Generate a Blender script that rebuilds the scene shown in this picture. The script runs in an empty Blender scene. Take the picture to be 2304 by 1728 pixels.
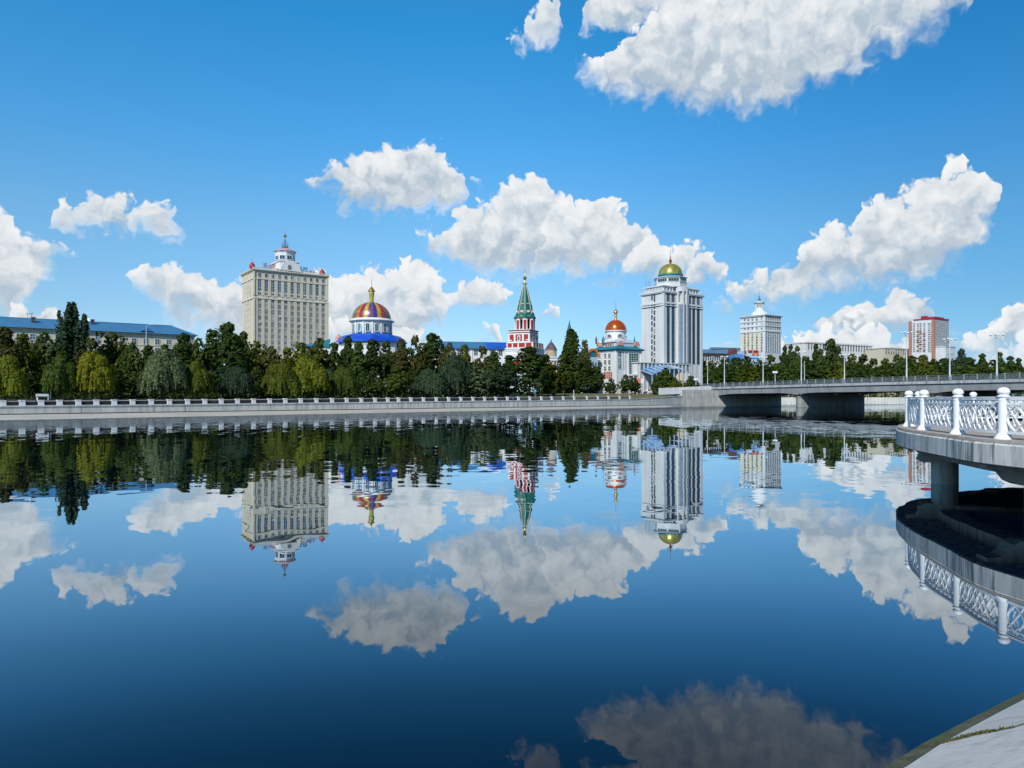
import bpy, bmesh, math, random
from mathutils import Vector, Matrix
R = math.radians
S = bpy.context.scene
C = S.collection
# ---------------------------------------------------------------- camera: pixel (of the 2304x1728 photograph) <-> world
F, CX, HZ, ZC = 1664.0, 1152.0, 896.0, 2.7
def P(px, py, Y): return Vector(((px-CX)/F*Y, Y, ZC+(HZ-py)/F*Y))
def XA(px, Y): return (px-CX)/F*Y
def ZA(py, Y): return ZC+(HZ-py)/F*Y
cam = bpy.data.objects.new('camera', bpy.data.cameras.new('camera')); C.objects.link(cam)
cam.location = (0, 0, ZC); cam.rotation_euler = (R(90), 0, 0)
cam.data.sensor_width = 36; cam.data.lens = F/2304*36
cam.data.shift_y = (HZ-864)/2304
cam.data.clip_start = .1; cam.data.clip_end = 6000
S.camera = cam
S.view_settings.view_transform = 'Standard'; S.view_settings.look = 'None'
S.view_settings.exposure = 0; S.view_settings.gamma = 1
S.render.resolution_x, S.render.resolution_y = 1024, 768
cy = S.cycles
cy.max_bounces = 6; cy.diffuse_bounces = 2; cy.glossy_bounces = 4; cy.transmission_bounces = 2; cy.transparent_max_bounces = 6
cy.caustics_reflective = False; cy.caustics_refractive = False
cy.use_denoising = True
cy.sample_clamp_indirect = 6
# ---------------------------------------------------------------- sun and sky
SUN_EL = R(39); sh = Vector((-.40, -.917)).normalized()         # horizontal direction towards the sun
sdir = Vector((sh.x*math.cos(SUN_EL), sh.y*math.cos(SUN_EL), math.sin(SUN_EL)))
sun = bpy.data.objects.new('sun', bpy.data.lights.new('sun', 'SUN')); C.objects.link(sun)
sun.data.energy = 4.4; sun.data.angle = R(.53); sun.data.color = (1, .955, .88)
sun.rotation_euler = sdir.to_track_quat('Z', 'Y').to_euler()
W = bpy.data.worlds.new('World'); S.world = W; W.use_nodes = True
def kit(nt):
    """shorthand for wiring a node tree"""
    N = nt.nodes; L = nt.links
    def nd(t, **k):
        n = N.new(t)
        for a, b in k.items(): setattr(n, a, b)
        return n
    def ins(n, vals):
        for i, v in vals.items():
            if isinstance(v, bpy.types.NodeSocket): L.new(v, n.inputs[i])
            elif v is not None: n.inputs[i].default_value = v
        return n
    def M(op, a, b=None, c=None, clamp=False):
        n = nd('ShaderNodeMath', operation=op, use_clamp=clamp); ins(n, {0: a, 1: b, 2: c}); return n.outputs[0]
    def V(op, a, b=None, c=None):
        n = nd('ShaderNodeVectorMath', operation=op); ins(n, {0: a, 1: b, 2: c})
        return n.outputs['Value'] if op in ('DOT_PRODUCT', 'LENGTH') else n.outputs[0]
    def XYZ(a, b, c=0.0):
        n = nd('ShaderNodeCombineXYZ'); ins(n, {0: a, 1: b, 2: c}); return n.outputs[0]
    def noise(vec, scale, detail, rough=.5, color=False, lac=2.0):
        n = nd('ShaderNodeTexNoise', noise_dimensions='2D'); ins(n, {'Vector': vec, 'Scale': scale, 'Detail': detail, 'Roughness': rough, 'Lacunarity': lac})
        return n.outputs['Color' if color else 'Fac']
    def ramp(x, a, b, t0=0.0, t1=1.0, kind='SMOOTHSTEP'):
        n = nd('ShaderNodeMapRange', interpolation_type=kind); ins(n, {0: x, 1: a, 2: b, 3: t0, 4: t1}); return n.outputs[0]
    return nd, ins, M, V, XYZ, noise, ramp, L
def build_sky():
    nt = W.node_tree; nt.nodes.clear()
    nd, ins, M, V, XYZ, noise, ramp, L = kit(nt)
    tc = nd('ShaderNodeTexCoord'); d = V('NORMALIZE', tc.outputs['Generated'])
    sp = nd('ShaderNodeSeparateXYZ'); L.new(d, sp.inputs[0])
    k = 180/math.pi
    u = M('MULTIPLY', M('ARCTAN2', sp.outputs[0], sp.outputs[1]), k)
    v = M('MULTIPLY', M('ARCSINE', sp.outputs[2]), k)
    p0 = XYZ(u, v, 0.0)
    # heaps of cumulus: each layer is a run of clouds along the horizon, given by the height of its tops and of its bases
    def deg(px, py):
        px *= 2304/2212; py *= 2304/2212
        return k*math.atan2(px-CX, F), k*math.atan2(HZ-py, math.hypot(F, px-CX))
    U0, U1, V0, V1 = -40.0, 40.0, -6.0, 38.0
    def curve(x, lines, none):
        """height over azimuth as one curve node; NONE where there is no cloud"""
        n = nd('ShaderNodeFloatCurve'); cu = n.mapping.curves[0]
        pts = []
        for ln in lines:
            q = [deg(*p_) for p_ in ln]
            pts += [(q[0][0]-.15, none)]+q+[(q[-1][0]+.15, none)]
        pts.sort(key=lambda t: t[0])
        pts = [(U0-1, none)]+pts+[(U1+1, none)]
        nv = [(max(0, min(1, (a_-U0)/(U1-U0))), max(0, min(1, (b_-V0)/(V1-V0)))) for a_, b_ in pts]
        nv = [p_ for i, p_ in enumerate(nv) if not (i+1 < len(nv) and nv[i+1][0] <= 0) and not (i and nv[i-1][0] >= 1)]
        while len(cu.points) < len(nv): cu.points.new(.5, .5)
        for pt, (a_, b_) in zip(cu.points, nv):
            pt.location = (a_, b_); pt.handle_type = 'VECTOR'
        n.mapping.use_clip = True; n.mapping.update(); L.new(x, n.inputs['Value'])
        return ramp(n.outputs[0], 0.0, 1.0, V0, V1, 'LINEAR')
    warp = V('SUBTRACT', noise(p0, .55, 2.0, .5, True), (.5, .5, .5))
    warp2 = V('SUBTRACT', noise(p0, 2.3, 3.0, .55, True), (.5, .5, .5))
    q0 = V('MULTIPLY_ADD', warp, (2.0, 1.6, 0), p0); q0 = V('MULTIPLY_ADD', warp2, (.32, .3, 0), q0)
    qs = nd('ShaderNodeSeparateXYZ'); L.new(q0, qs.inputs[0]); qu, qv = qs.outputs[0], qs.outputs[1]
    x = ramp(qu, U0, U1, 0.0, 1.0, 'LINEAR')
    b1 = M('SUBTRACT', noise(q0, .62, 4.0, .5), .5)                                  # soft billows
    b2 = M('SUBTRACT', noise(V('ADD', q0, (-.45, .8, 0)), .62, 3.0, .5), .5)
    vo = nd('ShaderNodeTexVoronoi', voronoi_dimensions='2D', feature='F1'); ins(vo, {'Vector': q0, 'Scale': .62, 'Detail': 2.0, 'Roughness': .55})
    lobe = M('SUBTRACT', .42, vo.outputs['Distance'])                                # round heads
    b3 = M('SUBTRACT', noise(p0, 3.0, 5.0, .58), .5)                                 # fine curls on the outline
    turn = M('SUBTRACT', b1, b2)                                                     # > 0 on the side of a billow that faces the sun
    nz = M('MULTIPLY_ADD', b3, .26, M('MULTIPLY', b1, .7)); nz = M('MULTIPLY_ADD', lobe, 1.3, M('ADD', nz, .36))
    A = S_ = None
    for lay, (tops, bases, soft_top, soft_base, dark) in enumerate(CLOUDS):
        top = curve(x, tops, V0); base = curve(x, bases, V1)
        dt = M('ADD', M('SUBTRACT', top, qv), nz); db = M('ADD', M('SUBTRACT', qv, base), nz)
        a_ = M('MULTIPLY', ramp(dt, 0.0, soft_top), ramp(db, -.55, soft_base))
        t = M('DIVIDE', M('SUBTRACT', qv, base), M('MAXIMUM', M('SUBTRACT', top, base), .6))
        t = M('MAXIMUM', M('MINIMUM', t, 1.3), -.3)
        t = M('MULTIPLY_ADD', t, 1.0-dark*.2, -.50*dark)
        if A is None: A, S_ = a_, t
        else:
            m_ = nd('ShaderNodeMix', data_type='FLOAT'); ins(m_, {0: a_, 2: S_, 3: t}); S_ = m_.outputs[0]
            A = M('MAXIMUM', A, a_)
    # broken cloud over the rest of the sky, out of this view
    far = M('MULTIPLY', ramp(M('ABSOLUTE', u), 44.0, 60.0), ramp(M('ADD', b1, M('MULTIPLY', b3, .2)), .08, .3)); far = M('MULTIPLY', far, ramp(v, 3.0, 14.0))
    A = M('MAXIMUM', A, far)
    A = M('MULTIPLY', A, ramp(v, .2, 5.0, .5, 1.0))
    S_ = M('MULTIPLY_ADD', turn, .9, S_); S_ = M('MULTIPLY_ADD', b3, .22, S_); S_ = M('MULTIPLY_ADD', lobe, .35, S_)
    S_ = M('MULTIPLY_ADD', M('SUBTRACT', 1.0, A), .55, S_)
    shade = ramp(S_, -.55, .42, 0.0, 1.0, 'LINEAR')
    cr = nd('ShaderNodeValToRGB'); L.new(shade, cr.inputs[0])
    e = cr.color_ramp.elements
    e[0].position = 0; e[0].color = (.45, .545, .64, 1); e[1].position = 1; e[1].color = (.90, .915, .93, 1)
    for po, c in ((.25, (.58, .655, .725)), (.5, (.73, .78, .82)), (.75, (.835, .86, .885))):
        m_ = e.new(po); m_.color = c+(1,)
    sky = nd('ShaderNodeTexSky', sky_type='NISHITA', sun_disc=False)
    sky.sun_elevation = SUN_EL; sky.sun_rotation = math.atan2(sh.x, sh.y)
    sky.altitude = 0; sky.air_density = SKY_AIR[0]; sky.dust_density = SKY_AIR[1]; sky.ozone_density = SKY_AIR[2]
    tr = nd('ShaderNodeValToRGB'); L.new(M('DIVIDE', v, 60.0, clamp=True), tr.inputs[0])    # the deep blue of the clear autumn air
    stops = [(0, (.66, 1.0, 1.75)), (3, (.80, 1.0, 1.36)), (6.3, (.80, 1.08, 1.30)), (12.5, (.76, 1.27, 1.47)), (18.4, (.5, 1.37, 1.75)), (27, (.25, 1.40, 1.88)), (45, (.85, 1.15, 1.22))]
    for i in (0, 6, 1, 2, 3, 4, 5):
        dg_, c = stops[i]
        e_ = tr.color_ramp.elements[0] if i == 0 else tr.color_ramp.elements[1] if i == 6 else tr.color_ramp.elements.new(dg_/60)
        e_.position = dg_/60; e_.color = tuple(x/2 for x in c)+(1,)
    g = nd('ShaderNodeVectorMath', operation='MULTIPLY'); L.new(sky.outputs[0], g.inputs[0]); L.new(tr.outputs[0], g.inputs[1])
    az = nd('ShaderNodeMix', data_type='RGBA'); az.inputs['A'].default_value = (1, 1, 1, 1); az.inputs['B'].default_value = (.5, .66, .73, 1); L.new(ramp(u, -8.0, 36.0), az.inputs['Factor'])   # clearer air away from the sun
    ga = nd('ShaderNodeVectorMath', operation='MULTIPLY'); L.new(g.outputs[0], ga.inputs[0]); L.new(az.outputs['Result'], ga.inputs[1]); g = ga
    g2 = nd('ShaderNodeVectorMath', operation='SCALE'); L.new(g.outputs[0], g2.inputs[0]); g2.inputs['Scale'].default_value = 2.0; g = g2
    bg1 = nd('ShaderNodeBackground'); ins(bg1, {0: g.outputs[0], 1: SKY_STR})
    bg2 = nd('ShaderNodeBackground'); ins(bg2, {0: cr.outputs[0], 1: 1.0})
    mx = nd('ShaderNodeMixShader'); ins(mx, {0: A, 1: bg1.outputs[0], 2: bg2.outputs[0]})
    out = nd('ShaderNodeOutputWorld'); L.new(mx.outputs[0], out.inputs[0])
    W.cycles.sampling_method = 'MANUAL'; W.cycles.sample_map_resolution = 256
SKY_STR = .1; SKY_AIR = (1.0, .2, 2.0)
# layers of clouds: tops, bases (as seen on a 2212-wide view of the sky), softness of tops and bases in degrees, how grey the bases are
CLOUDS = [
 ([[(893,495),(930,490),(970,480),(1000,450),(1030,428),(1050,432),(1080,405),(1110,378),(1150,370),(1185,385),(1200,408),(1240,428),(1290,424),(1310,440)],
   [(278,600),(300,570),(330,555),(360,550),(390,565),(410,580),(440,575),(460,590),(490,590),(520,600),(560,590),(610,640)],
   [(-120,470),(-40,450),(0,455),(25,462),(40,495),(80,490),(130,510),(160,530),(190,535),(225,550)]],
  [[(893,500),(910,525),(930,555),(1000,585),(1060,600),(1120,605),(1200,597),(1300,597),(1310,590)],
   [(278,605),(290,630),(330,640),(360,670),(380,700),(440,725),(530,735),(610,735)],
   [(-120,700),(0,690),(30,690),(60,660),(90,610),(110,570),(160,562),(225,555)]], .5, 1.5, 1.0),
 ([[(1250,40),(1275,-10),(1330,-50),(1500,-90),(1650,-80),(1700,-40)],
   [(1105,85),(1130,60),(1155,10),(1180,-30),(1218,-50)],
   [(655,385),(690,362),(710,347),(725,350),(760,330),(790,318),(840,306),(880,308),(935,300),(955,301),(965,328),(1000,360),(1008,390),(1018,420)],
   [(1690,715),(1740,690),(1800,660),(1860,650),(1920,640),(1985,618),(2010,630),(2030,660),(2040,680)],
   [(90,480),(120,440),(135,413),(200,408),(230,413),(290,426),(330,430),(370,438),(385,470),(395,500)]],
  [[(1250,45),(1268,62),(1300,85),(1345,75),(1380,70),(1450,60),(1700,-35)],
   [(1105,90),(1125,108),(1150,90),(1175,92),(1195,95),(1218,60)],
   [(655,390),(700,398),(722,403),(728,447),(780,457),(830,464),(900,457),(960,457),(1000,447),(1018,425)],
   [(1690,718),(1750,745),(1850,745),(1950,720),(2000,700),(2040,685)],
   [(90,484),(130,492),(180,500),(240,492),(300,497),(350,520),(395,505)]], .5, 1.2, 1.05),
 ([[(1150,560),(1175,470),(1200,420),(1240,428),(1280,423),(1320,430),(1350,448),(1375,473),(1400,500),(1420,505),(1440,545)],
   [(955,655),(990,620),(1020,603),(1070,605),(1095,617),(1118,650)],
   [(1525,648),(1580,623),(1640,588),(1680,568),(1720,543),(1750,508),(1790,478),(1850,476),(1860,448),(1900,413),(1940,400),(1985,398),(2000,370),(2040,353),(2080,353),(2120,373),(2150,398),(2162,440)]],
  [[(1150,598),(1200,597),(1300,597),(1400,577),(1440,550)],
   [(955,660),(1000,669),(1060,669),(1095,665),(1118,655)],
   [(1525,654),(1560,664),(1640,654),(1700,657),(1760,642),(1800,624),(1860,617),(1930,622),(2000,602),(2060,577),(2100,547),(2130,502),(2150,472),(2162,445)]], .38, 1.3, .95),
 ([[(640,575),(690,570),(720,588),(740,590),(770,573),(820,568),(860,578),(870,553),(890,546),(920,558),(950,590),(985,640)],
   [(1012,738),(1030,715),(1060,695),(1080,703),(1095,742)],
   [(1140,690),(1165,668),(1190,640),(1200,655),(1212,682)],
   [(1270,595),(1340,560),(1380,520),(1410,498),(1430,523),(1470,520),(1510,518),(1540,538),(1560,563),(1580,600),(1592,613)],
   [(1900,752),(1960,735),(2040,720),(2080,715),(2130,705),(2150,680),(2180,650),(2212,640),(2260,630),(2330,640)]],
  [[(640,735),(700,738),(800,738),(900,735),(950,700),(985,650)],
   [(1012,742),(1050,750),(1095,746)],
   [(1140,693),(1170,698),(1212,686)],
   [(1270,600),(1300,613),(1360,602),(1420,602),(1520,616),(1592,618)],
   [(1900,756),(2000,768),(2100,778),(2200,762),(2330,720)]], .42, 1.1, .8),
 ([[(1235,135),(1260,122),(1300,100),(1360,72),(1400,20),(1440,-40),(1600,-80),(1900,-90),(2060,-60),(2110,-15)],
   [(1016,386),(1028,373),(1042,392)],
   [(690,705),(760,690),(860,695),(930,715),(975,735)],[(20,640),(80,655),(140,690),(200,705)]],
  [[(1235,135),(1262,165),(1275,190),(1340,215),(1440,222),(1530,243),(1650,238),(1720,222),(1780,195),(1850,165),(1900,120),(1960,105),(2010,70),(2060,35),(2110,-10)],
   [(1016,390),(1028,397),(1042,395)],
   [(690,760),(800,770),(900,765),(975,740)],[(20,760),(100,765),(200,740)]], .3, 1.5, 1.0),
 ([[(1533,738),(1560,716),(1595,740)],[(1650,745),(1700,722),(1760,705),(1830,688),(1900,700),(1960,712),(2060,742)],[(2105,765),(2180,725),(2260,700),(2330,700)]],
  [[(1533,742),(1560,750),(1595,744)],[(1650,772),(1760,778),(1900,778),(2060,770)],[(2105,775),(2200,790),(2330,780)]], .35, 1.0, .5)]
# ---------------------------------------------------------------- objects, tags
def tag(o, label=None, cat=None, group=None, kind=None):
    if label: o['label'] = label
    if cat: o['category'] = cat
    if group: o['group'] = group
    if kind: o['kind'] = kind
    return o
def thing(name, label, cat, loc=(0, 0, 0), rot=0.0, group=None):
    o = bpy.data.objects.new(name, None); C.objects.link(o); o.empty_display_size = .3
    o.location = loc; o.rotation_euler = (0, 0, rot)
    return tag(o, label, cat, group)
def link(name, me, parent=None, loc=(0, 0, 0), rot=0.0, scale=None):
    o = bpy.data.objects.new(name, me); C.objects.link(o)
    o.parent = parent; o.location = loc; o.rotation_euler = (0, 0, rot)
    if scale: o.scale = scale
    return o
def copy_tree(o, parent=None):
    c = o.copy(); C.objects.link(c); c.parent = parent
    for ch in list(o.children): copy_tree(ch, c)
    return c
class MB:
    """collects faces; every call takes m, the material slot"""
    def __init__(s): s.v = []; s.f = []; s.m = []; s.sm = []
    def add(s, vs, fs, m=0, smooth=False):
        b = len(s.v); s.v += [tuple(x) for x in vs]
        for f in fs: s.f.append([b+i for i in f]); s.m.append(m); s.sm.append(smooth)
    def box(s, x0, x1, y0, y1, z0, z1, m=0):
        s.add([(x0,y0,z0),(x1,y0,z0),(x1,y1,z0),(x0,y1,z0),(x0,y0,z1),(x1,y0,z1),(x1,y1,z1),(x0,y1,z1)],
              [(0,3,2,1),(4,5,6,7),(0,1,5,4),(1,2,6,5),(2,3,7,6),(3,0,4,7)], m)
    def prism(s, poly, z0, z1, m=0, cap=True):
        n = len(poly); vs = [(x, y, z0) for x, y in poly]+[(x, y, z1) for x, y in poly]
        fs = [(i, (i+1) % n, n+(i+1) % n, n+i) for i in range(n)]
        if cap: fs += [tuple(range(n-1, -1, -1)), tuple(range(n, 2*n))]
        s.add(vs, fs, m)
    def loft(s, rings, m=0, smooth=False, cap=True, closed=True):
        n = len(rings[0]); vs = [p for r in rings for p in r]; fs = []
        for k in range(len(rings)-1):
            for i in range(n if closed else n-1):
                j = (i+1) % n; fs.append((k*n+i, k*n+j, (k+1)*n+j, (k+1)*n+i))
        if cap: fs += [tuple(range(n-1, -1, -1)), tuple((len(rings)-1)*n+i for i in range(n))]
        s.add(vs, fs, m, smooth)
    def lathe(s, prof, n=24, c=(0, 0), m=0, smooth=True, a0=0.0):
        rings = [[(c[0]+max(r, 1e-3)*math.cos(a0+2*math.pi*i/n), c[1]+max(r, 1e-3)*math.sin(a0+2*math.pi*i/n), z) for i in range(n)] for r, z in prof]
        s.loft(rings, m, smooth)
    def tube(s, pts, r, n=6, m=0, smooth=True, r1=None):
        pts = [Vector(p) for p in pts]; rings = []
        for i, p in enumerate(pts):
            t = (pts[min(i+1, len(pts)-1)]-pts[max(i-1, 0)]).normalized()
            a = t.cross(Vector((0, 0, 1)) if abs(t.z) < .95 else Vector((1, 0, 0))).normalized(); b = t.cross(a)
            rr = r if r1 is None else r+(r1-r)*i/(len(pts)-1)
            rings.append([tuple(p+(a*math.cos(2*math.pi*k/n)+b*math.sin(2*math.pi*k/n))*rr) for k in range(n)])
        s.loft(rings, m, smooth)
    def bar(s, p0, p1, w, h=None, m=0):
        """square bar between two points"""
        p0 = Vector(p0); p1 = Vector(p1); t = (p1-p0).normalized(); h = h or w
        a = t.cross(Vector((0, 0, 1)) if abs(t.z) < .95 else Vector((0, 1, 0))).normalized()*w/2; b = t.cross(a).normalized()*h/2
        s.add([p0-a-b, p0+a-b, p0+a+b, p0-a+b, p1-a-b, p1+a-b, p1+a+b, p1-a+b], [(0,1,2,3),(7,6,5,4),(0,4,5,1),(1,5,6,2),(2,6,7,3),(3,7,4,0)], m)
    def mesh(s, name, mats):
        me = bpy.data.meshes.new(name); me.from_pydata(s.v, [], s.f)
        for m in (mats if isinstance(mats, (list, tuple)) else [mats]): me.materials.append(m)
        me.polygons.foreach_set('material_index', s.m); me.polygons.foreach_set('use_smooth', s.sm)
        bm = bmesh.new(); bm.from_mesh(me); bmesh.ops.recalc_face_normals(bm, faces=bm.faces); bm.to_mesh(me); bm.free()
        if any(s.sm): me.set_sharp_from_angle(angle=R(38))
        me.update(); return me
    def build(s, name, mats, parent=None, loc=(0, 0, 0), rot=0.0): return link(name, s.mesh(name, mats), parent, loc, rot)
# ---------------------------------------------------------------- materials
def mat(name, col, rough=.7, metal=0.0, var=.12, scale=1.0, spec=.4, bump=0.0, streak=0.0, rnd=0.0, col2=None, detail=6.0, vec='Object'):
    """painted or bare surface with uneven tone (var), dirt runs (streak), a grain (bump) and a tone of its own for each copy (rnd)"""
    m = bpy.data.materials.new(name); m.use_nodes = True; nt = m.node_tree; nt.nodes.clear()
    nd, ins, M, V, XYZ, noise, ramp, L = kit(nt)
    out = nd('ShaderNodeOutputMaterial'); b = nd('ShaderNodeBsdfPrincipled'); L.new(b.outputs[0], out.inputs[0])
    b.inputs['Roughness'].default_value = rough; b.inputs['Metallic'].default_value = metal; b.inputs['Specular IOR Level'].default_value = spec
    tc = nd('ShaderNodeTexCoord').outputs[vec]
    def n3(vec, sc, de):
        n = nd('ShaderNodeTexNoise'); ins(n, {'Vector': vec, 'Scale': sc, 'Detail': de, 'Roughness': .6}); return n.outputs['Fac']
    n1 = n3(tc, scale, detail)
    f = ramp(n1, .25, .75, 1-var, 1+var, 'LINEAR')
    if streak:
        st = n3(V('MULTIPLY', tc, (3.2, 3.2, .22)), scale*1.3, 5.0)
        f = M('MULTIPLY', f, ramp(st, .42, .68, 1.0, 1-streak, 'LINEAR'))
    if rnd:
        oi = nd('ShaderNodeObjectInfo'); f = M('MULTIPLY', f, ramp(oi.outputs['Random'], 0.0, 1.0, 1-rnd, 1+rnd, 'LINEAR'))
    if col2:
        mx = nd('ShaderNodeMix', data_type='RGBA'); mx.inputs['A'].default_value = tuple(col)+(1,); mx.inputs['B'].default_value = tuple(col2)+(1,)
        L.new(ramp(n3(tc, scale*.6, 4.0), .4, .6), mx.inputs['Factor']); base = mx.outputs['Result']
    else: base = tuple(col)
    sc = nd('ShaderNodeVectorMath', operation='SCALE'); ins(sc, {0: base}); L.new(f, sc.inputs['Scale'])
    L.new(sc.outputs[0], b.inputs['Base Color'])
    if bump:
        bp = nd('ShaderNodeBump'); bp.inputs['Strength'].default_value = .6; bp.inputs['Distance'].default_value = bump
        L.new(n3(tc, scale*7, 4.0), bp.inputs['Height']); L.new(bp.outputs[0], b.inputs['Normal'])
    return m
def leafmat(name, col, rnd=.22, hue=.02):
    m = bpy.data.materials.new(name); m.use_nodes = True; nt = m.node_tree; nt.nodes.clear()
    nd, ins, M, V, XYZ, noise, ramp, L = kit(nt)
    out = nd('ShaderNodeOutputMaterial'); at = nd('ShaderNodeAttribute', attribute_name='tone'); oi = nd('ShaderNodeObjectInfo')
    f = M('MULTIPLY', at.outputs['Fac'], ramp(oi.outputs['Random'], 0.0, 1.0, 1-rnd, 1+rnd, 'LINEAR'))
    hs = nd('ShaderNodeHueSaturation'); ins(hs, {'Color': tuple(col)+(1,), 'Value': f}); L.new(ramp(at.outputs['Fac'], .6, 1.4, .5+hue, .5-hue, 'LINEAR'), hs.inputs['Hue'])
    d = nd('ShaderNodeBsdfDiffuse'); t = nd('ShaderNodeBsdfTranslucent'); g = nd('ShaderNodeBsdfGlossy'); g.inputs['Roughness'].default_value = .45; g.inputs['Color'].default_value = (.35, .4, .35, 1)
    L.new(hs.outputs[0], d.inputs[0]); L.new(hs.outputs[0], t.inputs[0])
    a = nd('ShaderNodeMixShader'); ins(a, {0: .25, 1: d.outputs[0], 2: t.outputs[0]})
    b = nd('ShaderNodeMixShader'); ins(b, {0: .012, 1: a.outputs[0], 2: g.outputs[0]})
    L.new(b.outputs[0], out.inputs[0]); return m
def glass(name, col, rough=.12, rnd=.45, blind=(.5, .52, .5)):
    """window glass: dark, glossy, some panes with pale curtains behind"""
    m = bpy.data.materials.new(name); m.use_nodes = True; nt = m.node_tree; nt.nodes.clear()
    nd, ins, M, V, XYZ, noise, ramp, L = kit(nt)
    out = nd('ShaderNodeOutputMaterial'); b = nd('ShaderNodeBsdfPrincipled'); L.new(b.outputs[0], out.inputs[0])
    oi = nd('ShaderNodeObjectInfo'); tc = nd('ShaderNodeTexCoord')
    n = nd('ShaderNodeTexNoise'); ins(n, {'Vector': V('MULTIPLY', V('ADD', tc.outputs['Object'], V('SCALE', oi.outputs['Location'], None)), (1.3, 1.3, .7)), 'Scale': .9, 'Detail': 2.0})
    cur = ramp(M('ADD', n.outputs['Fac'], M('MULTIPLY', M('SUBTRACT', oi.outputs['Random'], .5), .35)), .60, .66, 0.0, .45)
    mx = nd('ShaderNodeMix', data_type='RGBA'); mx.inputs['A'].default_value = tuple(col)+(1,); mx.inputs['B'].default_value = tuple(blind)+(1,); L.new(cur, mx.inputs['Factor'])
    sc = nd('ShaderNodeVectorMath', operation='SCALE'); L.new(mx.outputs['Result'], sc.inputs[0]); L.new(ramp(oi.outputs['Random'], 0.0, 1.0, 1-rnd, 1+rnd, 'LINEAR'), sc.inputs['Scale'])
    L.new(sc.outputs[0], b.inputs['Base Color']); b.inputs['Roughness'].default_value = rough; b.inputs['Specular IOR Level'].default_value = .6
    return m
# ---------------------------------------------------------------- water, ground, embankment
K = ZC*F
def yw(px): return 940.5-.0172*px+6e-7*0                # the far bank's waterline in the photograph
BD = Vector((141.2, 163.8)).normalized()                 # along the far bank
BN = Vector((BD.y, -BD.x))                               # from the far bank towards the camera
B0 = Vector((XA(0, K/(yw(0)-HZ)), K/(yw(0)-HZ)))
def bank(px):
    """arc length on the bank line where it crosses pixel column px"""
    r = (px-CX)/F
    return (r*B0.y-B0.x)/(BD.x-r*BD.y)
def bp(s, off=0.0, z=0.0):
    p = B0+BD*s+BN*off; return Vector((p.x, p.y, z))
S0, S1 = bank(-700), bank(1606)
ztop_pts = [(-700, 1.62), (0, 1.66), (400, 1.72), (800, 1.9), (1200, 2.2), (1400, 2.45), (1440, 2.6), (1545, 3.55), (1606, 3.75)]
def zt(s):
    q = [(bank(a), b) for a, b in ztop_pts]
    for (a, x), (b, y) in zip(q, q[1:]):
        if s <= b: return x+(y-x)*max(0, (s-a)/(b-a))
    return q[-1][1]
m_conc = mat('weathered_concrete', (.62, .61, .575), .85, var=.16, scale=.22, streak=.25, bump=.02)
m_concd = mat('dark_concrete', (.25, .26, .265), .85, var=.2, scale=.25, streak=.3, bump=.02)
m_stone = mat('abutment_stone', (.47, .465, .43), .85, var=.2, scale=.5, streak=.2, bump=.03)
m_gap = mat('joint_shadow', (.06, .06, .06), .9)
m_white = mat('white_paint', (.76, .765, .765), .5, var=.05, scale=1.2, streak=.06)
m_black = mat('dark_iron', (.02, .024, .03), .5, var=.2)
m_soil = mat('park_soil', (.045, .05, .025), .95, var=.3, scale=.2, col2=(.07, .06, .04))
m_grass = mat('dry_grass', (.095, .105, .03), .95, var=.35, scale=.5, col2=(.16, .135, .07), bump=.08)
m_pave = mat('promenade_paving', (.27, .265, .25), .9, var=.15, scale=.4)
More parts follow.
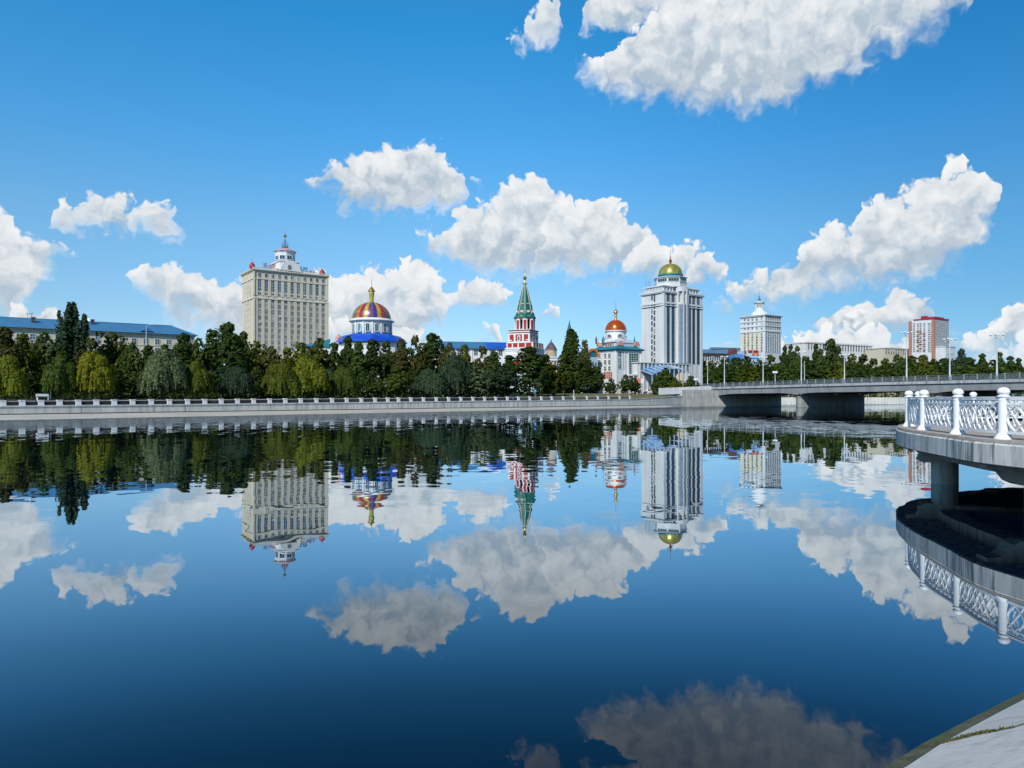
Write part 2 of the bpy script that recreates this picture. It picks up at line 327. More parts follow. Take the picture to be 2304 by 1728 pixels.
# water: a still, deep river; small wavelets, and a ruffled lane along the far bank
mw = bpy.data.materials.new('river_water'); mw.use_nodes = True
def water_mat():
    nt = mw.node_tree; nt.nodes.clear(); nd, ins, M, V, XYZ, noise, ramp, L = kit(nt)
    geo = nd('ShaderNodeNewGeometry'); pos = geo.outputs['Position']
    def n2(vec, sc, de):
        n = nd('ShaderNodeTexNoise', noise_dimensions='2D'); ins(n, {'Vector': vec, 'Scale': sc, 'Detail': de, 'Roughness': .5}); return V('SUBTRACT', n.outputs['Color'], (.5, .5, .5))
    sp = nd('ShaderNodeSeparateXYZ'); L.new(pos, sp.inputs[0])
    a = n2(V('MULTIPLY', pos, (.75, .27, 1)), 1.0, 2.0)          # wavelets of a metre or two, crests across the view
    b = n2(V('MULTIPLY', pos, (.10, .17, 1)), 1.0, 1.0)          # slow swell
    patch = nd('ShaderNodeTexNoise', noise_dimensions='2D'); ins(patch, {'Vector': V('MULTIPLY', pos, (.012, .02, 1)), 'Scale': 1.0, 'Detail': 2.0})
    # distance from the far bank line, towards the camera
    dist = M('SUBTRACT', V('DOT_PRODUCT', pos, (BN.x, BN.y, 0)), B0.dot(BN))
    lane = M('MULTIPLY', ramp(dist, 6.0, 14.0), ramp(dist, 62.0, 26.0, 0.0, 1.0))
    near = ramp(sp.outputs[1], 5.0, 70.0, .16, 1.0)
    amp = M('MULTIPLY', near, ramp(patch.outputs['Fac'], .35, .65, .35, 1.1))
    s1 = nd('ShaderNodeVectorMath', operation='SCALE'); L.new(V('MULTIPLY', a, (.015, .031, 0)), s1.inputs[0]); L.new(amp, s1.inputs['Scale'])
    s2 = V('MULTIPLY', b, (.004, .008, 0))
    c = n2(V('MULTIPLY', pos, (1.5, 2.2, 1)), 1.0, 1.0)
    e_ = n2(V('MULTIPLY', pos, (.9, 1.25, 1)), 1.0, 1.0); s4 = nd('ShaderNodeVectorMath', operation='SCALE'); L.new(V('MULTIPLY', e_, (.011, .020, 0)), s4.inputs[0]); L.new(M('MULTIPLY', ramp(sp.outputs[1], 8.0, 26.0), ramp(patch.outputs['Fac'], .38, .6, .25, 1.0)), s4.inputs['Scale'])
    s3 = nd('ShaderNodeVectorMath', operation='SCALE'); L.new(V('MULTIPLY', c, (.012, .03, 0)), s3.inputs[0]); L.new(lane, s3.inputs['Scale'])
    nrm = V('NORMALIZE', V('ADD', V('ADD', V('ADD', V('ADD', s1.outputs[0], s2), s3.outputs[0]), s4.outputs[0]), (0, 0, 1)))
    gl = nd('ShaderNodeBsdfGlossy'); gl.inputs['Roughness'].default_value = 0.0; gl.inputs['Color'].default_value = (.88, .955, 1, 1); L.new(nrm, gl.inputs['Normal'])
    df = nd('ShaderNodeBsdfDiffuse'); df.inputs['Color'].default_value = (.0003, .005, .016, 1)
    lw = nd('ShaderNodeLayerWeight'); lw.inputs['Blend'].default_value = .5
    fc = nd('ShaderNodeFloatCurve'); cu = fc.mapping.curves[0]
    pts = [(0, .02), (.5, .045), (.589, .095), (.69, .28), (.789, .58), (.9, .82), (1, .97)]
    while len(cu.points) < len(pts): cu.points.new(.5, .5)
    for q_, p_ in zip(cu.points, pts): q_.location = p_
    fc.mapping.update(); L.new(lw.outputs['Facing'], fc.inputs['Value'])
    fac = M('MULTIPLY', fc.outputs[0], ramp(lane, 0.0, 1.0, 1.0, .55))
    mx = nd('ShaderNodeMixShader'); ins(mx, {0: fac, 1: df.outputs[0], 2: gl.outputs[0]})
    out = nd('ShaderNodeOutputMaterial'); L.new(mx.outputs[0], out.inputs[0])
water_mat()
q = MB(); q.add([(-700, -60, 0), (900, -60, 0), (900, 1500, 0), (-700, 1500, 0)], [(0, 1, 2, 3)])
tag(q.build('river', mw), kind='structure')
# far ground: promenade level behind the wall, park rising a little, then the city floor out to the horizon
q = MB(); rows = []
ss = [S0+(S1-S0)*i/40 for i in range(41)]
for s in ss:
    t = zt(s); rows.append([bp(s, -.45, min(t, 2.5)-.03), bp(s, -7, min(t, 2.5)-.02), bp(s, -13, max(2.1, min(t, 2.5)+.25)), bp(s, -40, 3.0), bp(s, -420, 3.0)])
for i in range(40):
    for j in range(4):
        q.add([rows[i][j], rows[i+1][j], rows[i+1][j+1], rows[i][j+1]], [(0, 1, 2, 3)], 1 if j == 0 else 0)
e = bp(S1, -420, 3.0); e0 = bp(S1, -.45, 2.47)
tag(q.build('ground', [m_soil, m_pave]), kind='structure')
q = MB(); a = bp(S1, -.45, 3.0)                          # ground beyond the bridge, out to the skyline
far = [(-900, 620, 2.99), (-900, 1500, 2.99), (1300, 1500, 2.99), (1300, 330, 2.99), (240, 342, 2.99), (118, 348, 2.99), tuple(bp(S1-18, -34, 2.99)), tuple(bp(S1-60, -60, 2.99))]
q.add(far, [tuple(range(len(far)))], 0)
tag(q.build('terrain', [m_soil]), kind='structure')
# the embankment wall with its plinth course
q = MB(); n = 80; prof = []
for i in range(n+1):
    s = S0+(S1-S0)*i/n; t = zt(s)
    prof.append([bp(s, 0, -.8), bp(s, 0, t-.16), bp(s, .10, t-.16), bp(s, .10, t), bp(s, -.45, t)])
for i in range(n):
    for j in range(4): q.add([prof[i][j], prof[i+1][j], prof[i+1][j+1], prof[i][j+1]], [(0, 1, 2, 3)], 0)
em = thing('embankment_wall', 'long pale concrete embankment wall along the far bank', 'wall', bp(bank(600)))
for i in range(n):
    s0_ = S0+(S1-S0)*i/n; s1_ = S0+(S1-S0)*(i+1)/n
    q.add([bp(s0_, .004, .40), bp(s1_, .004, .40), bp(s1_, .004, .56), bp(s0_, .004, .56)], [(0, 1, 2, 3)], 1)  # flat dark strip: shade of a recess above the plinth, painted on
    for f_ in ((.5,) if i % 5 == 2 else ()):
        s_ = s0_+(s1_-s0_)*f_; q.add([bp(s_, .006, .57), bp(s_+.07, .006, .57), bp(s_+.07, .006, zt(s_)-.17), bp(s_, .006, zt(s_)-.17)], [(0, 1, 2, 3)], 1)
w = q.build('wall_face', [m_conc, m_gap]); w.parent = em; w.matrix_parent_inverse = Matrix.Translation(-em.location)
q = MB(); rows = []
for i in range(n+1):
    s = S0+(S1-S0)*i/n
    wd = 12.0*max(.02, min(1, (bank(1520)-s)/(bank(1520)-bank(1150))))
    rows.append([bp(s, .003, .42 if s < bank(1100) else .34), bp(s, .9, .36 if s < bank(1100) else .3) if wd > 1.2 else bp(s, .3, .3), bp(s, max(wd, .35), -.02), bp(s, max(wd, .35)+.3, -.7)])
for i in range(n):
    for j in range(3): q.add([rows[i][j], rows[i+1][j], rows[i+1][j+1], rows[i][j+1]], [(0, 1, 2, 3)], 0)
w = q.build('plinth', mat('plinth_concrete', (.42, .40, .345), .9, var=.16, scale=.15, streak=.1)); w.parent = em; w.matrix_parent_inverse = Matrix.Translation(-em.location)
# balustrade: white posts, dark iron panels between, pale hand rail
bal = thing('balustrade', 'embankment balustrade of square white posts with dark iron panels', 'railing', bp(bank(600)))
pm = MB(); pm.box(-.36, .36, -.2, .2, 0, .66); pm.box(-.40, .40, -.24, .24, .66, .76); pm.box(-.40, .40, -.24, .24, -.05, .08)
pme = pm.mesh('post', m_white)
sp_ = [7, 50.6, 93, 134.7, 177, 217.5, 257.7, 299, 341, 379.5]
marks = [-77, -35]+sp_[:9]+[382, 422.8, 461.7, 498.7, 535.3, 571.5, 607.6, 642.9, 677.5, 712.8, 748.2, 780.9, 813.9, 844.7, 873.4, 897.6, 925.5, 953.6, 982.5, 1010.3, 1038, 1064.9, 1091.3, 1116.4, 1142.5, 1167.4, 1192.9, 1219, 1242.3, 1268.2, 1292.6, 1321.4, 1346.1, 1370, 1395, 1418]
phi = math.atan2(BD.y, BD.x)
for i, px in enumerate(marks):
    s = bank(px); o = link('post', pme); o.location = bp(s, -.18, zt(s)); o.rotation_euler = (0, 0, phi); o.parent = bal; o.matrix_parent_inverse = Matrix.Translation(-bal.location)
    k = 1+.25*max(0, min(1, px/1200)); o.scale = (1, 1, k)
    if i+1 < len(marks):
        s2 = bank(marks[i+1]); g = MB(); a = bp(s+.4, -.18, zt(s)); b = bp(s2-.4, -.18, zt(s2))
        up = Vector((0, 0, 1)); hh = .62*k
        g.bar(a+up*.1, b+up*.1, .06, .05, 0); g.bar(a+up*(hh-.1), b+up*(hh-.1), .05, .04, 0)
        nb = max(6, int((s2-s)/.16))
        for j in range(nb+1):
            p = a.lerp(b, j/nb); g.bar(p+up*.1, p+up*(hh-.1), .035, .035, 0)
        for j in range(int(nb/6)):
            p = a.lerp(b, (j+.5)/int(nb/6)); g.bar(p+up*(.14), p+up*(hh-.14)+(b-a).normalized()*.35, .05, .03, 0); g.bar(p+up*(hh-.14), p+up*.14+(b-a).normalized()*.35, .05, .03, 0)
        g.bar(a+up*hh, b+up*hh, .14, .10, 1)
        w = g.build('iron_panel', [m_black, m_conc]); w.parent = bal; w.matrix_parent_inverse = Matrix.Translation(-bal.location)
# grassy rise between the promenade and the bridge head
q = MB()
for i in range(14):
    pass
ga, gb = bank(1215), bank(1575)
R1, R2, R3 = [], [], []
for i in range(25):
    s = ga+(gb-ga)*i/24; k = max(0, min(1, (s-ga)/(bank(1420)-ga))); h = 2.5+1.75*k
    R1.append(bp(s, -1.2, max(zt(s) if zt(s) < 2.6 else 2.6, 2.3)+.012)); R2.append(bp(s, -7.5-2*k, h*.75+.55)); R3.append(bp(s, -13-5*k, h))
R4 = [Vector((p.x-40*BN.x, p.y-40*BN.y, max(p.z, 3.02))) for p in R3]
for A_, B_ in ((R1, R2), (R2, R3), (R3, R4)):
    for i in range(24): q.add([A_[i], A_[i+1], B_[i+1], B_[i]], [(0, 1, 2, 3)], 0, True)
tag(q.build('grass_slope', m_grass), kind='structure')
# ---------------------------------------------------------------- bridge
bx0 = Vector((XA(1606, 258), 258)); bd = Vector((.42, -.907)); bnr = Vector((-bd.y, bd.x))*-1.0   # along the deck, and across it away from the near edge
bnr = Vector((.907, .42))
def br(t, o, z): p = bx0+bd*t+bnr*o; return Vector((p.x, p.y, z))
def zd(t): return 5.72+.62*math.sin(min(1, max(0, t+30)/150)*math.pi/2)          # top of the edge beam's underside line
bridge = thing('road_bridge', 'low grey concrete road bridge crossing the river on broad piers', 'bridge', br(0, 0, 0))
def bpart(mb, name, mats):
    o = mb.build(name, mats); o.parent = bridge; o.matrix_parent_inverse = Matrix.Translation(-bridge.location); return o
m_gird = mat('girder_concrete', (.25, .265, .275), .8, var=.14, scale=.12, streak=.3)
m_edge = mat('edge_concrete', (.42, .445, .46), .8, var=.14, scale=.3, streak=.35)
m_rail = mat('grey_blue_rail', (.17, .21, .25), .5, var=.2, scale=.5)
q = MB(); ts = [-14+i*4 for i in range(62)]; WD = 30
def strip(q, ts, prof, m=0):
    rs = [[br(t, o, zd(t)+z) for o, z in prof(t)] for t in ts]
    q.loft(rs, m)
strip(q, ts, lambda t: [(.0, 0), (-.0, .62), (.35, .62), (WD-.35, .62), (WD, .62), (WD, 0)])
bpart(q, 'deck', [m_edge])
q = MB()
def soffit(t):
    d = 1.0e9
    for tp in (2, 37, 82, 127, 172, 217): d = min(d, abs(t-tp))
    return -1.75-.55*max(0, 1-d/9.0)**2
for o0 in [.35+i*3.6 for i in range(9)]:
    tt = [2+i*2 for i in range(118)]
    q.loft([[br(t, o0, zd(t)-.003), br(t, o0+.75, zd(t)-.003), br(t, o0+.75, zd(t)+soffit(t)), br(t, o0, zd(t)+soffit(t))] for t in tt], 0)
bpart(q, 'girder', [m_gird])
m_pier = mat('pier_concrete', (.33, .33, .31), .85, var=.2, scale=.3, streak=.3)
for tp in (37, 82, 127, 172):
    q = MB(); w = 1.3
    def capsule(w, o0, o1): return [br(tp+w*math.sin(a), o0+w-w*math.cos(a) if k == 0 else o1-w+w*math.cos(a), 0) for k, aa in ((0, (-1, -.5, 0, .5, 1)), (1, (1, .5, 0, -.5, -1))) for a in [x*math.pi/2 for x in aa]]
    for z0, z1, ww, oa, ob in ((-1.2, 2.9, 1.25, .9, WD-.9), (2.9, 3.25, 1.5, .65, WD-.65), (3.25, zd(tp)-2.3, 1.05, 1.2, WD-1.2)):
        base = capsule(ww, oa, ob); q.prism([(p.x, p.y) for p in base], z0, z1)
    for o0 in [.1+i*3.6 for i in range(9)]:
        q.prism([(p.x, p.y) for p in (br(tp-.9, o0, 0), br(tp+.9, o0, 0), br(tp+.9, o0+1.2, 0), br(tp-.9, o0+1.2, 0))], zd(tp)-2.303, zd(tp)-2.0)
    bpart(q, 'pier', [m_pier])
q = MB()                                                # abutment block and its wing towards the embankment
q.prism([(p.x, p.y) for p in (br(1.6, .35, 0), br(1.6, WD-.3, 0), br(-12, WD-.3, 0), br(-12, .35, 0))], -1, zd(0)-.01)
bpart(q, 'abutment', [m_stone])
q = MB(); A1 = br(1.55, -.1, 0); B1 = bp(bank(1535), .02)
q.prism([(A1.x, A1.y), (A1.x+bnr.x*.45, A1.y+bnr.y*.45), (bp(bank(1535), -1.2).x, bp(bank(1535), -1.2).y), (B1.x, B1.y)], -1, zd(0)-.35)
bpart(q, 'wing_wall', [m_stone])
q = MB()                                                # sloping parapet down to the promenade
P1 = [br(-1.5, .1, 0), bp(bank(1500), -3)]
for i in range(8):
    a = Vector(P1[0]).lerp(P1[1], i/8); b = Vector(P1[0]).lerp(P1[1], (i+.93)/8); z = zd(0)+.2-(1.0*i/8); q.bar((a.x, a.y, z-.25), (b.x, b.y, z-.30), .22, 2.2, 0)
bpart(q, 'parapet', [m_white])
q = MB()                                                # kerbs and roadway
for o0 in (.4, WD-3.2): strip(q, ts, lambda t: [(o0, .623), (o0, .76), (o0+2.8, .76), (o0+2.8, .623)])
bpart(q, 'footway', [m_edge])
q = MB(); strip(q, ts, lambda t: [(3.25, .6), (3.25, .63), (WD-3.25, .63), (WD-3.25, .6)])
bpart(q, 'carriageway', [mat('asphalt', (.055, .055, .057), .9, var=.15)])
def railing(o0, name):
    post = MB(); post.box(-.09, .09, -.09, .09, 0, 1.32); post.box(-.12, .12, -.12, .12, 1.24, 1.36); pme = post.mesh('rail_post', m_edge)
    step = 3.2
    for k in range(54):
        t0 = -13+k*step
        if t0 > 150: break
        o = link('rail_post', pme); o.location = br(t0, o0, zd(t0)+.76); o.rotation_euler = (0, 0, math.atan2(bd.y, bd.x)); o.parent = bridge; o.matrix_parent_inverse = Matrix.Translation(-bridge.location)
        g = MB(); a = br(t0+.09, o0, zd(t0)+.76); b = br(t0+step-.09, o0, zd(t0+step)+.76); up = Vector((0, 0, 1))
        g.bar(a+up*1.25, b+up*1.25, .10, .09); g.bar(a+up*.14, b+up*.14, .07, .06); g.bar(a+up*.95, b+up*.95, .05, .05)
        for j in range(1, 12):
            p = a.lerp(b, j/12); g.bar(p+up*.14, p+up*.95, .045, .045)
        for j in (2.5, 6, 9.5):
            p = a.lerp(b, j/12); g.bar(p+up*.3-bd.to_3d()*.3, p+up*.85, .09, .05); g.bar(p+up*.3+bd.to_3d()*.3, p+up*.85, .09, .05)
        bpart(g, name, [m_rail])
railing(.28, 'rail_panel')
# ---------------------------------------------------------------- bank of the far river arm seen under the bridge
q = MB(); q.prism([(60, 350), (330, 336), (330, 344), (60, 358)], -1, 3.1)
o = q.build('quay_wall', m_conc); tag(o, 'pale stone quay wall seen through the opening under the bridge', 'wall')
# ---------------------------------------------------------------- the near bank: concrete slope with a mossy joint
sh_pts = [Vector(p) for p in ((-14, -1.5), (-6, 1.0), (-1.6, 2.75), (.9, 4.22), (2.70, 5.40), (3.19, 5.78), (3.9, 6.27), (4.73, 6.83), (6.4, 7.75), (9, 8.6), (13, 9.2), (20, 9.6), (40, 9))]
def shore(d, z):
    out = []
    for i, p in enumerate(sh_pts):
        t = (sh_pts[min(i+1, len(sh_pts)-1)]-sh_pts[max(i-1, 0)]).normalized(); n_ = Vector((t.y, -t.x)); out.append((p.x+n_.x*d, p.y+n_.y*d, z))
    return out
q = MB(); bands = [(-.8, -.5, 1), (-.02, -.012, 1), (.14, .055, 1), (.18, .085, 0), (1.6, .86, 0), (2.2, 1.12, 0), (60, 1.2, 0)]
for (d0, z0, m0), (d1, z1, m1) in zip(bands, bands[1:]):
    a = shore(d0, z0); b = shore(d1, z1)
    for i in range(len(a)-1): q.add([a[i], a[i+1], b[i+1], b[i]], [(0, 1, 2, 3)], m0)
m_bank = mat('bank_concrete', (.60, .59, .55), .9, var=.12, scale=1.3, bump=.012, col2=(.50, .50, .475))
m_wet = mat('wet_mossy_edge', (.10, .09, .055), .7, var=.5, scale=9, col2=(.06, .075, .02), bump=.02)
o = q.build('concrete_bank', [m_bank, m_wet]); tag(o, kind='structure')
# joint: a ragged strip of moss and grit lying in the slope
def on_bank(x, y):
    best = 1e9
    for i in range(len(sh_pts)-1):
        a, b = sh_pts[i], sh_pts[i+1]; t = (b-a); l = t.length; t = t/l; u_ = max(0, min(l, (Vector((x, y))-a).dot(t))); c = a+t*u_; best = min(best, (Vector((x, y))-c).length)
    d = best; 
    for (d0, z0, _), (d1, z1, _) in zip(bands, bands[1:]):
        if d0 <= d <= d1: return z0+(z1-z0)*(d-d0)/(d1-d0)
    return 1.2
random.seed(5)
def bank_hit(px, py):
    lo, hi = 3.0, 12.0
    for _ in range(40):
        m_ = (lo+hi)/2; p = P(px, py, m_)
        if p.z > on_bank(p.x, p.y): lo = m_
        else: hi = m_
    return P(px, py, lo)
q = MB(); cr_px = [(2080, 1680), (2120, 1672), (2160, 1662), (2200, 1652), (2240, 1645), (2275, 1638), (2310, 1628), (2345, 1617), (2380, 1606)]
cl = [bank_hit(*p_) for p_ in cr_px]
pts = []
for a, b in zip(cl, cl[1:]):
    for i in range(10): pts.append(a.lerp(b, i/10))
L_, R_ = [], []
for i, p in enumerate(pts):
    w = .012+.022*random.random()+(.012 if 20 < i < 45 else 0); w *= min(1, i/12+.2)
    up = Vector((0, 0, 1)); t = (pts[min(i+1, len(pts)-1)]-pts[max(0, i-1)]).normalized(); sd = t.cross(up).normalized()
    for lst, sg in ((L_, 1), (R_, -1)):
        x = p+sd*w*sg*random.uniform(.6, 1.2); x.z = on_bank(x.x, x.y)+.004; lst.append(x)
for i in range(len(pts)-1): q.add([L_[i], L_[i+1], R_[i+1], R_[i]], [(0, 1, 2, 3)], 0)
tag(q.build('joint', mat('joint_grit', (.16, .14, .10), .95, var=.5, scale=14, bump=.01)), kind='structure')
q = MB()                                                # moss tufts in the joint
for k in range(520):
    i = min(len(pts)-1, max(0, int(random.gauss(27, 10)))); p = pts[i]+Vector((random.gauss(0, .018), random.gauss(0, .018), 0)); p.z = on_bank(p.x, p.y)+.003
    h = random.uniform(.006, .024); a = random.uniform(0, 6.28); r = random.uniform(.004, .010)
    v = Vector((math.cos(a), math.sin(a), 0))*r; lean = Vector((random.gauss(0, .008), random.gauss(0, .008), h))
    q.add([p-v, p+v, p+lean], [(0, 1, 2)], 0)
tag(q.build('moss', mat('moss_green', (.075, .085, .015), .9, var=.5, scale=30)), kind='stuff')
# ---------------------------------------------------------------- trees
def rnd_dir(): 
    z = random.uniform(-1, 1); a = random.uniform(0, 2*math.pi); r = math.sqrt(1-z*z); return Vector((r*math.cos(a), r*math.sin(a), z))
class Leaves:
    def __init__(s): s.v = []; s.f = []; s.t = []
    def quad(s, c, nrm, size, tone, long=1.0, up=None):
        n = nrm.normalized(); a = n.cross(up or rnd_dir())
        if a.length < 1e-3: a = n.cross(Vector((1, 0, .3)))
        a.normalize(); b = n.cross(a).normalized(); w = size/2; l = w*long; i = len(s.v)
        s.v += [tuple(c-a*w*.9-b*l*.35), tuple(c-a*w*.1-b*l), tuple(c+a*w-b*l*.2), tuple(c+a*w*.25+b*l)]
        s.f.append((i, i+1, i+2, i+3)); s.t.append(tone)
    def mesh(s, name, m):
        me = bpy.data.meshes.new(name); me.from_pydata(s.v, [], s.f); me.materials.append(m)
        at = me.attributes.new('tone', 'FLOAT', 'FACE'); at.data.foreach_set('value', s.t); me.update(); return me
m_bark = mat('bark', (.06, .05, .04), .95, var=.3, scale=3)
m_birch = mat('pale_bark', (.22, .21, .18), .9, var=.3, scale=3)
def trunk_mesh(h, r, limbs, m):
    q = MB(); pts = [(0, 0, -.6), (random.uniform(-.1, .1), random.uniform(-.1, .1), h*.5), (random.uniform(-.3, .3), random.uniform(-.3, .3), h)]
    q.tube(pts, r, 7, r1=r*.45)
    for c in limbs:
        b = Vector((0, 0, h*random.uniform(.45, .9))); c = Vector(c); q.tube([b, b.lerp(c, .5)+Vector((0, 0, .3)), c], r*.38, 5, r1=r*.1)
    return q.mesh('trunk', m)
def broad(H, Wd, seed, nl=11, size=.58, n=7000, low=.12, peak=0.0, clump=.75):
    """broad crown: heads of clumped leaves around limbs; peak > 0 draws it up to a point"""
    random.seed(seed); L = Leaves(); cz = H*(.5+low/2); lobes = []
    for i in range(nl):
        for _ in range(30):
            d = rnd_dir()*random.uniform(.35, .78)
            z = cz+d.z*H*(.5-low/2); k = 1-peak*max(0, (z-H*.3)/(H*.7))
            c = Vector((d.x*Wd/2*k, d.y*Wd/2*k, z))
            if all((c-o[0]).length > Wd*.16 for o in lobes): break
        r = Wd*random.uniform(.22, .33)*(1-.5*peak*max(0, (z-H*.3)/(H*.7)))
        r = min(r, H-z); lobes.append((c, Vector((r, r, r*random.uniform(.8, 1.1)))))
    for j_ in range(5 if peak else 0):
        r = Wd*(.25-.032*j_); lobes.append((Vector((random.uniform(-.05, .05)*Wd, random.uniform(-.05, .05)*Wd, H*(.60+.085*j_))), Vector((r, r, r))))
    lobes.append((Vector((0, 0, H-Wd*.14)), Vector((Wd*.15, Wd*.15, Wd*.14)))); lobes.append((Vector((0, 0, cz)), Vector((Wd*.3, Wd*.3, H*.3))))
    cl = []
    for c, r in lobes:
        for _ in range(int(16+26*(r.x*2/Wd)*2)):
            d = rnd_dir()
            if d.z < -.55: continue
            cl.append((c+Vector((d.x*r.x, d.y*r.y, d.z*r.z))*random.uniform(.82, 1.04), d, random.uniform(.55, 1.1)*clump, random.uniform(.72, 1.25)))
    for _ in range(n):
        p, d, r, tone = random.choice(cl); o = rnd_dir(); q = p+Vector((o.x*r, o.y*r, o.z*r*.75))*random.uniform(.3, 1.0)
        if q.z < H*low*.8: continue
        L.quad(q, d*.8+o*.7+Vector((0, 0, .35)), size*random.uniform(.6, 1.25), tone*random.uniform(.75, 1.25), random.uniform(.8, 1.5))
    return L, [tuple(c) for c, r in lobes[:7]], H*.62
def willow(H, Wd, seed, n=3600):
    random.seed(seed); L = Leaves(); heads = []
    for i in range(17):
        a = random.uniform(0, 6.28); k = math.sqrt(random.random())*.9
        heads.append((Vector((math.cos(a)*k*Wd*.42, math.sin(a)*k*Wd*.42, H*(.97-.42*k*k)*random.uniform(.74, 1.0)-Wd*.1)), Wd*random.uniform(.18, .27)))
    for i_ in range(n):
        c, r = random.choice(heads); d = rnd_dir(); d.z = abs(d.z)*.9-.1; p = c+d*r*random.uniform(.85, 1.03); tone = random.uniform(.75, 1.25)
        ln = random.choice((1, 1, 2, 3, 5, 8, 11))
        out = Vector((d.x, d.y, 0))*.12
        for k in range(ln):
            q = p+out*k+Vector((random.gauss(0, .06), random.gauss(0, .06), -.42*k))
            if q.z < H*(.06+.16*((i_*7) % 10)/10): break
            L.quad(q, Vector((d.x, d.y, .45 if k == 0 else .12))+rnd_dir()*.45, .46*random.uniform(.7, 1.2), tone*random.uniform(.85, 1.15), 1.6)
    return L, [tuple(h) for h, r in heads[:7]], H*.6
def poplar(H, Wd, seed, n=9000, cone=False):
    random.seed(seed); L = Leaves(); pl = []
    for i in range(15 if cone else 26):
        a = random.uniform(0, 6.28); k = random.uniform(.1, .85); top = H*(1-(.36 if cone else .34)*k*k*random.uniform(.25, 1.5)); bot = H*random.uniform(.06, .3)
        pl.append((Vector((math.cos(a)*k*Wd*.38, math.sin(a)*k*Wd*.38, 0)), bot, top, Wd*random.uniform(.13, .20)*(1 if cone else .58)))
    pl.append((Vector((0, 0, 0)), H*.1, H, Wd*.14))
    for _ in range(n):
        c, b, t, r = random.choice(pl); u = random.random()**.85; z = b+(t-b)*u; k = min(1, (1-u)*(3.2 if cone else 5.5)+.15)*min(1, (.35 if cone else .6)+u*2.2); d = rnd_dir(); rr = r*k*random.uniform(.6, 1.08)
        wob = .16*math.sin(z*1.9+c.x*5)
        sp_k = 1-.25*u if cone else (.72+.42*min(1, z/H*1.5)); q = Vector((c.x*sp_k+d.x*rr+wob*.4, c.y*sp_k+d.y*rr, z+random.gauss(0, .12)))
        L.quad(q, Vector((d.x, d.y, .3))+rnd_dir()*.5, .45*random.uniform(.6, 1.25), random.uniform(.65, 1.3), 1.5)
    return L, [(p[0].x, p[0].y, p[2]*.9) for p in pl[:8]], H*.8
KINDS = {}
def kind(name, fn, H, Wd, seed, mtrunk=None, **kw):
    L, limbs, th = fn(H, Wd, seed, **kw)
    rs = sorted(math.hypot(v[0], v[1]) for v in L.v); Wd = 2*rs[int(len(rs)*.93)]; zs = sorted(v[2] for v in L.v); H = zs[int(len(zs)*.997)]
    KINDS[name] = (L, trunk_mesh(th, .02*H+.05, limbs, mtrunk or m_bark), H, Wd)
kind('round1', broad, 14, 10, 11); kind('round2', broad, 14, 9, 12, nl=9); kind('round3', broad, 15, 11, 13, nl=14); kind('round4', broad, 13, 9.5, 14, nl=12, low=.1)
kind('tall1', broad, 18, 9, 15, nl=14, peak=.45); kind('tall2', broad, 18, 8, 16, nl=13, peak=.6, clump=.5); kind('tall3', broad, 19, 9, 17, nl=15, peak=.3)
kind('airy', broad, 17, 8, 18, nl=12, peak=.5, n=3600, clump=.9)
kind('willow1', willow, 11, 9.5, 21); kind('willow2', willow, 11, 10, 22); kind('willow3', willow, 11, 8.5, 23)
kind('poplar1', poplar, 22, 6.4, 31); kind('poplar2', poplar, 22, 5.6, 32, cone=True)
kind('point1', broad, 16, 6, 41, nl=10, peak=.85, clump=.45); kind('point2', broad, 16, 5.2, 42, nl=10, peak=.9, clump=.4, n=4500)
TONES = {'lime': (.185, .19, .014), 'yellow green': (.115, .132, .013), 'olive green': (.078, .092, .012), 'mid green': (.06, .09, .015), 'grey green': (.085, .115, .052),
         'dark green': (.036, .058, .014), 'blue green': (.036, .064, .032), 'deep green': (.046, .074, .016), 'bronze green': (.072, .074, .018)}
LM = {k: leafmat('leaf_'+k.replace(' ', '_'), c) for k, c in TONES.items()}
CROWN = {}
def plant(kindname, tone, loc, height, width, label, group, name='tree', ry=None):
    L, tm, H, Wd = KINDS[kindname]
    key = (kindname, tone)
    if key not in CROWN: CROWN[key] = L.mesh('crown', LM[tone])
    t = thing(name, label, 'tree', loc, random.uniform(0, 6.28) if ry is None else ry, group)
    c = link('crown', CROWN[key], t); tr = link('trunk', tm, t)
    sx = width/Wd; sz = height/H; c.scale = (sx, sx, sz); tr.scale = (min(sx, sz), min(sx, sz), sz)
    return t
def bank_at(px, off):
    r = (px-CX)/F; b = B0+BN*off; s = (r*b.y-b.x)/(BD.x-r*BD.y); return bp(s, off), s
def gz(off): return 2.45 if off > -12 else 2.75 if off > -25 else 3.0
random.seed(77)
FORM = {'r': 'rounded', 'w': 'drooping willow', 't': 'tall leafy', 'p': 'columnar poplar', 'a': 'thin airy', 'n': 'narrow pointed'}
def form(k): return {'ro': 'bushy rounded tree', 'wi': 'drooping willow', 'ta': 'tall leafy tree', 'po': 'columnar poplar', 'ai': 'thin airy tree', 'pt': 'narrow pointed tree'}['pt' if k.startswith('point') else k[:2]]
def put(px, top, wpx, k, tone, off, label, group):
    p, s = bank_at(px, off); z0 = gz(off); p.z = z0
    h = ZA(top, p.y)-z0; w = wpx/F*p.y
    return plant(k, tone, p, h, w, label, group, {'w': 'willow', 'p': 'poplar'}.get(k[0], 'tree') if not k.startswith('point') else 'tree')
G1 = 'trees of the front row along the promenade'
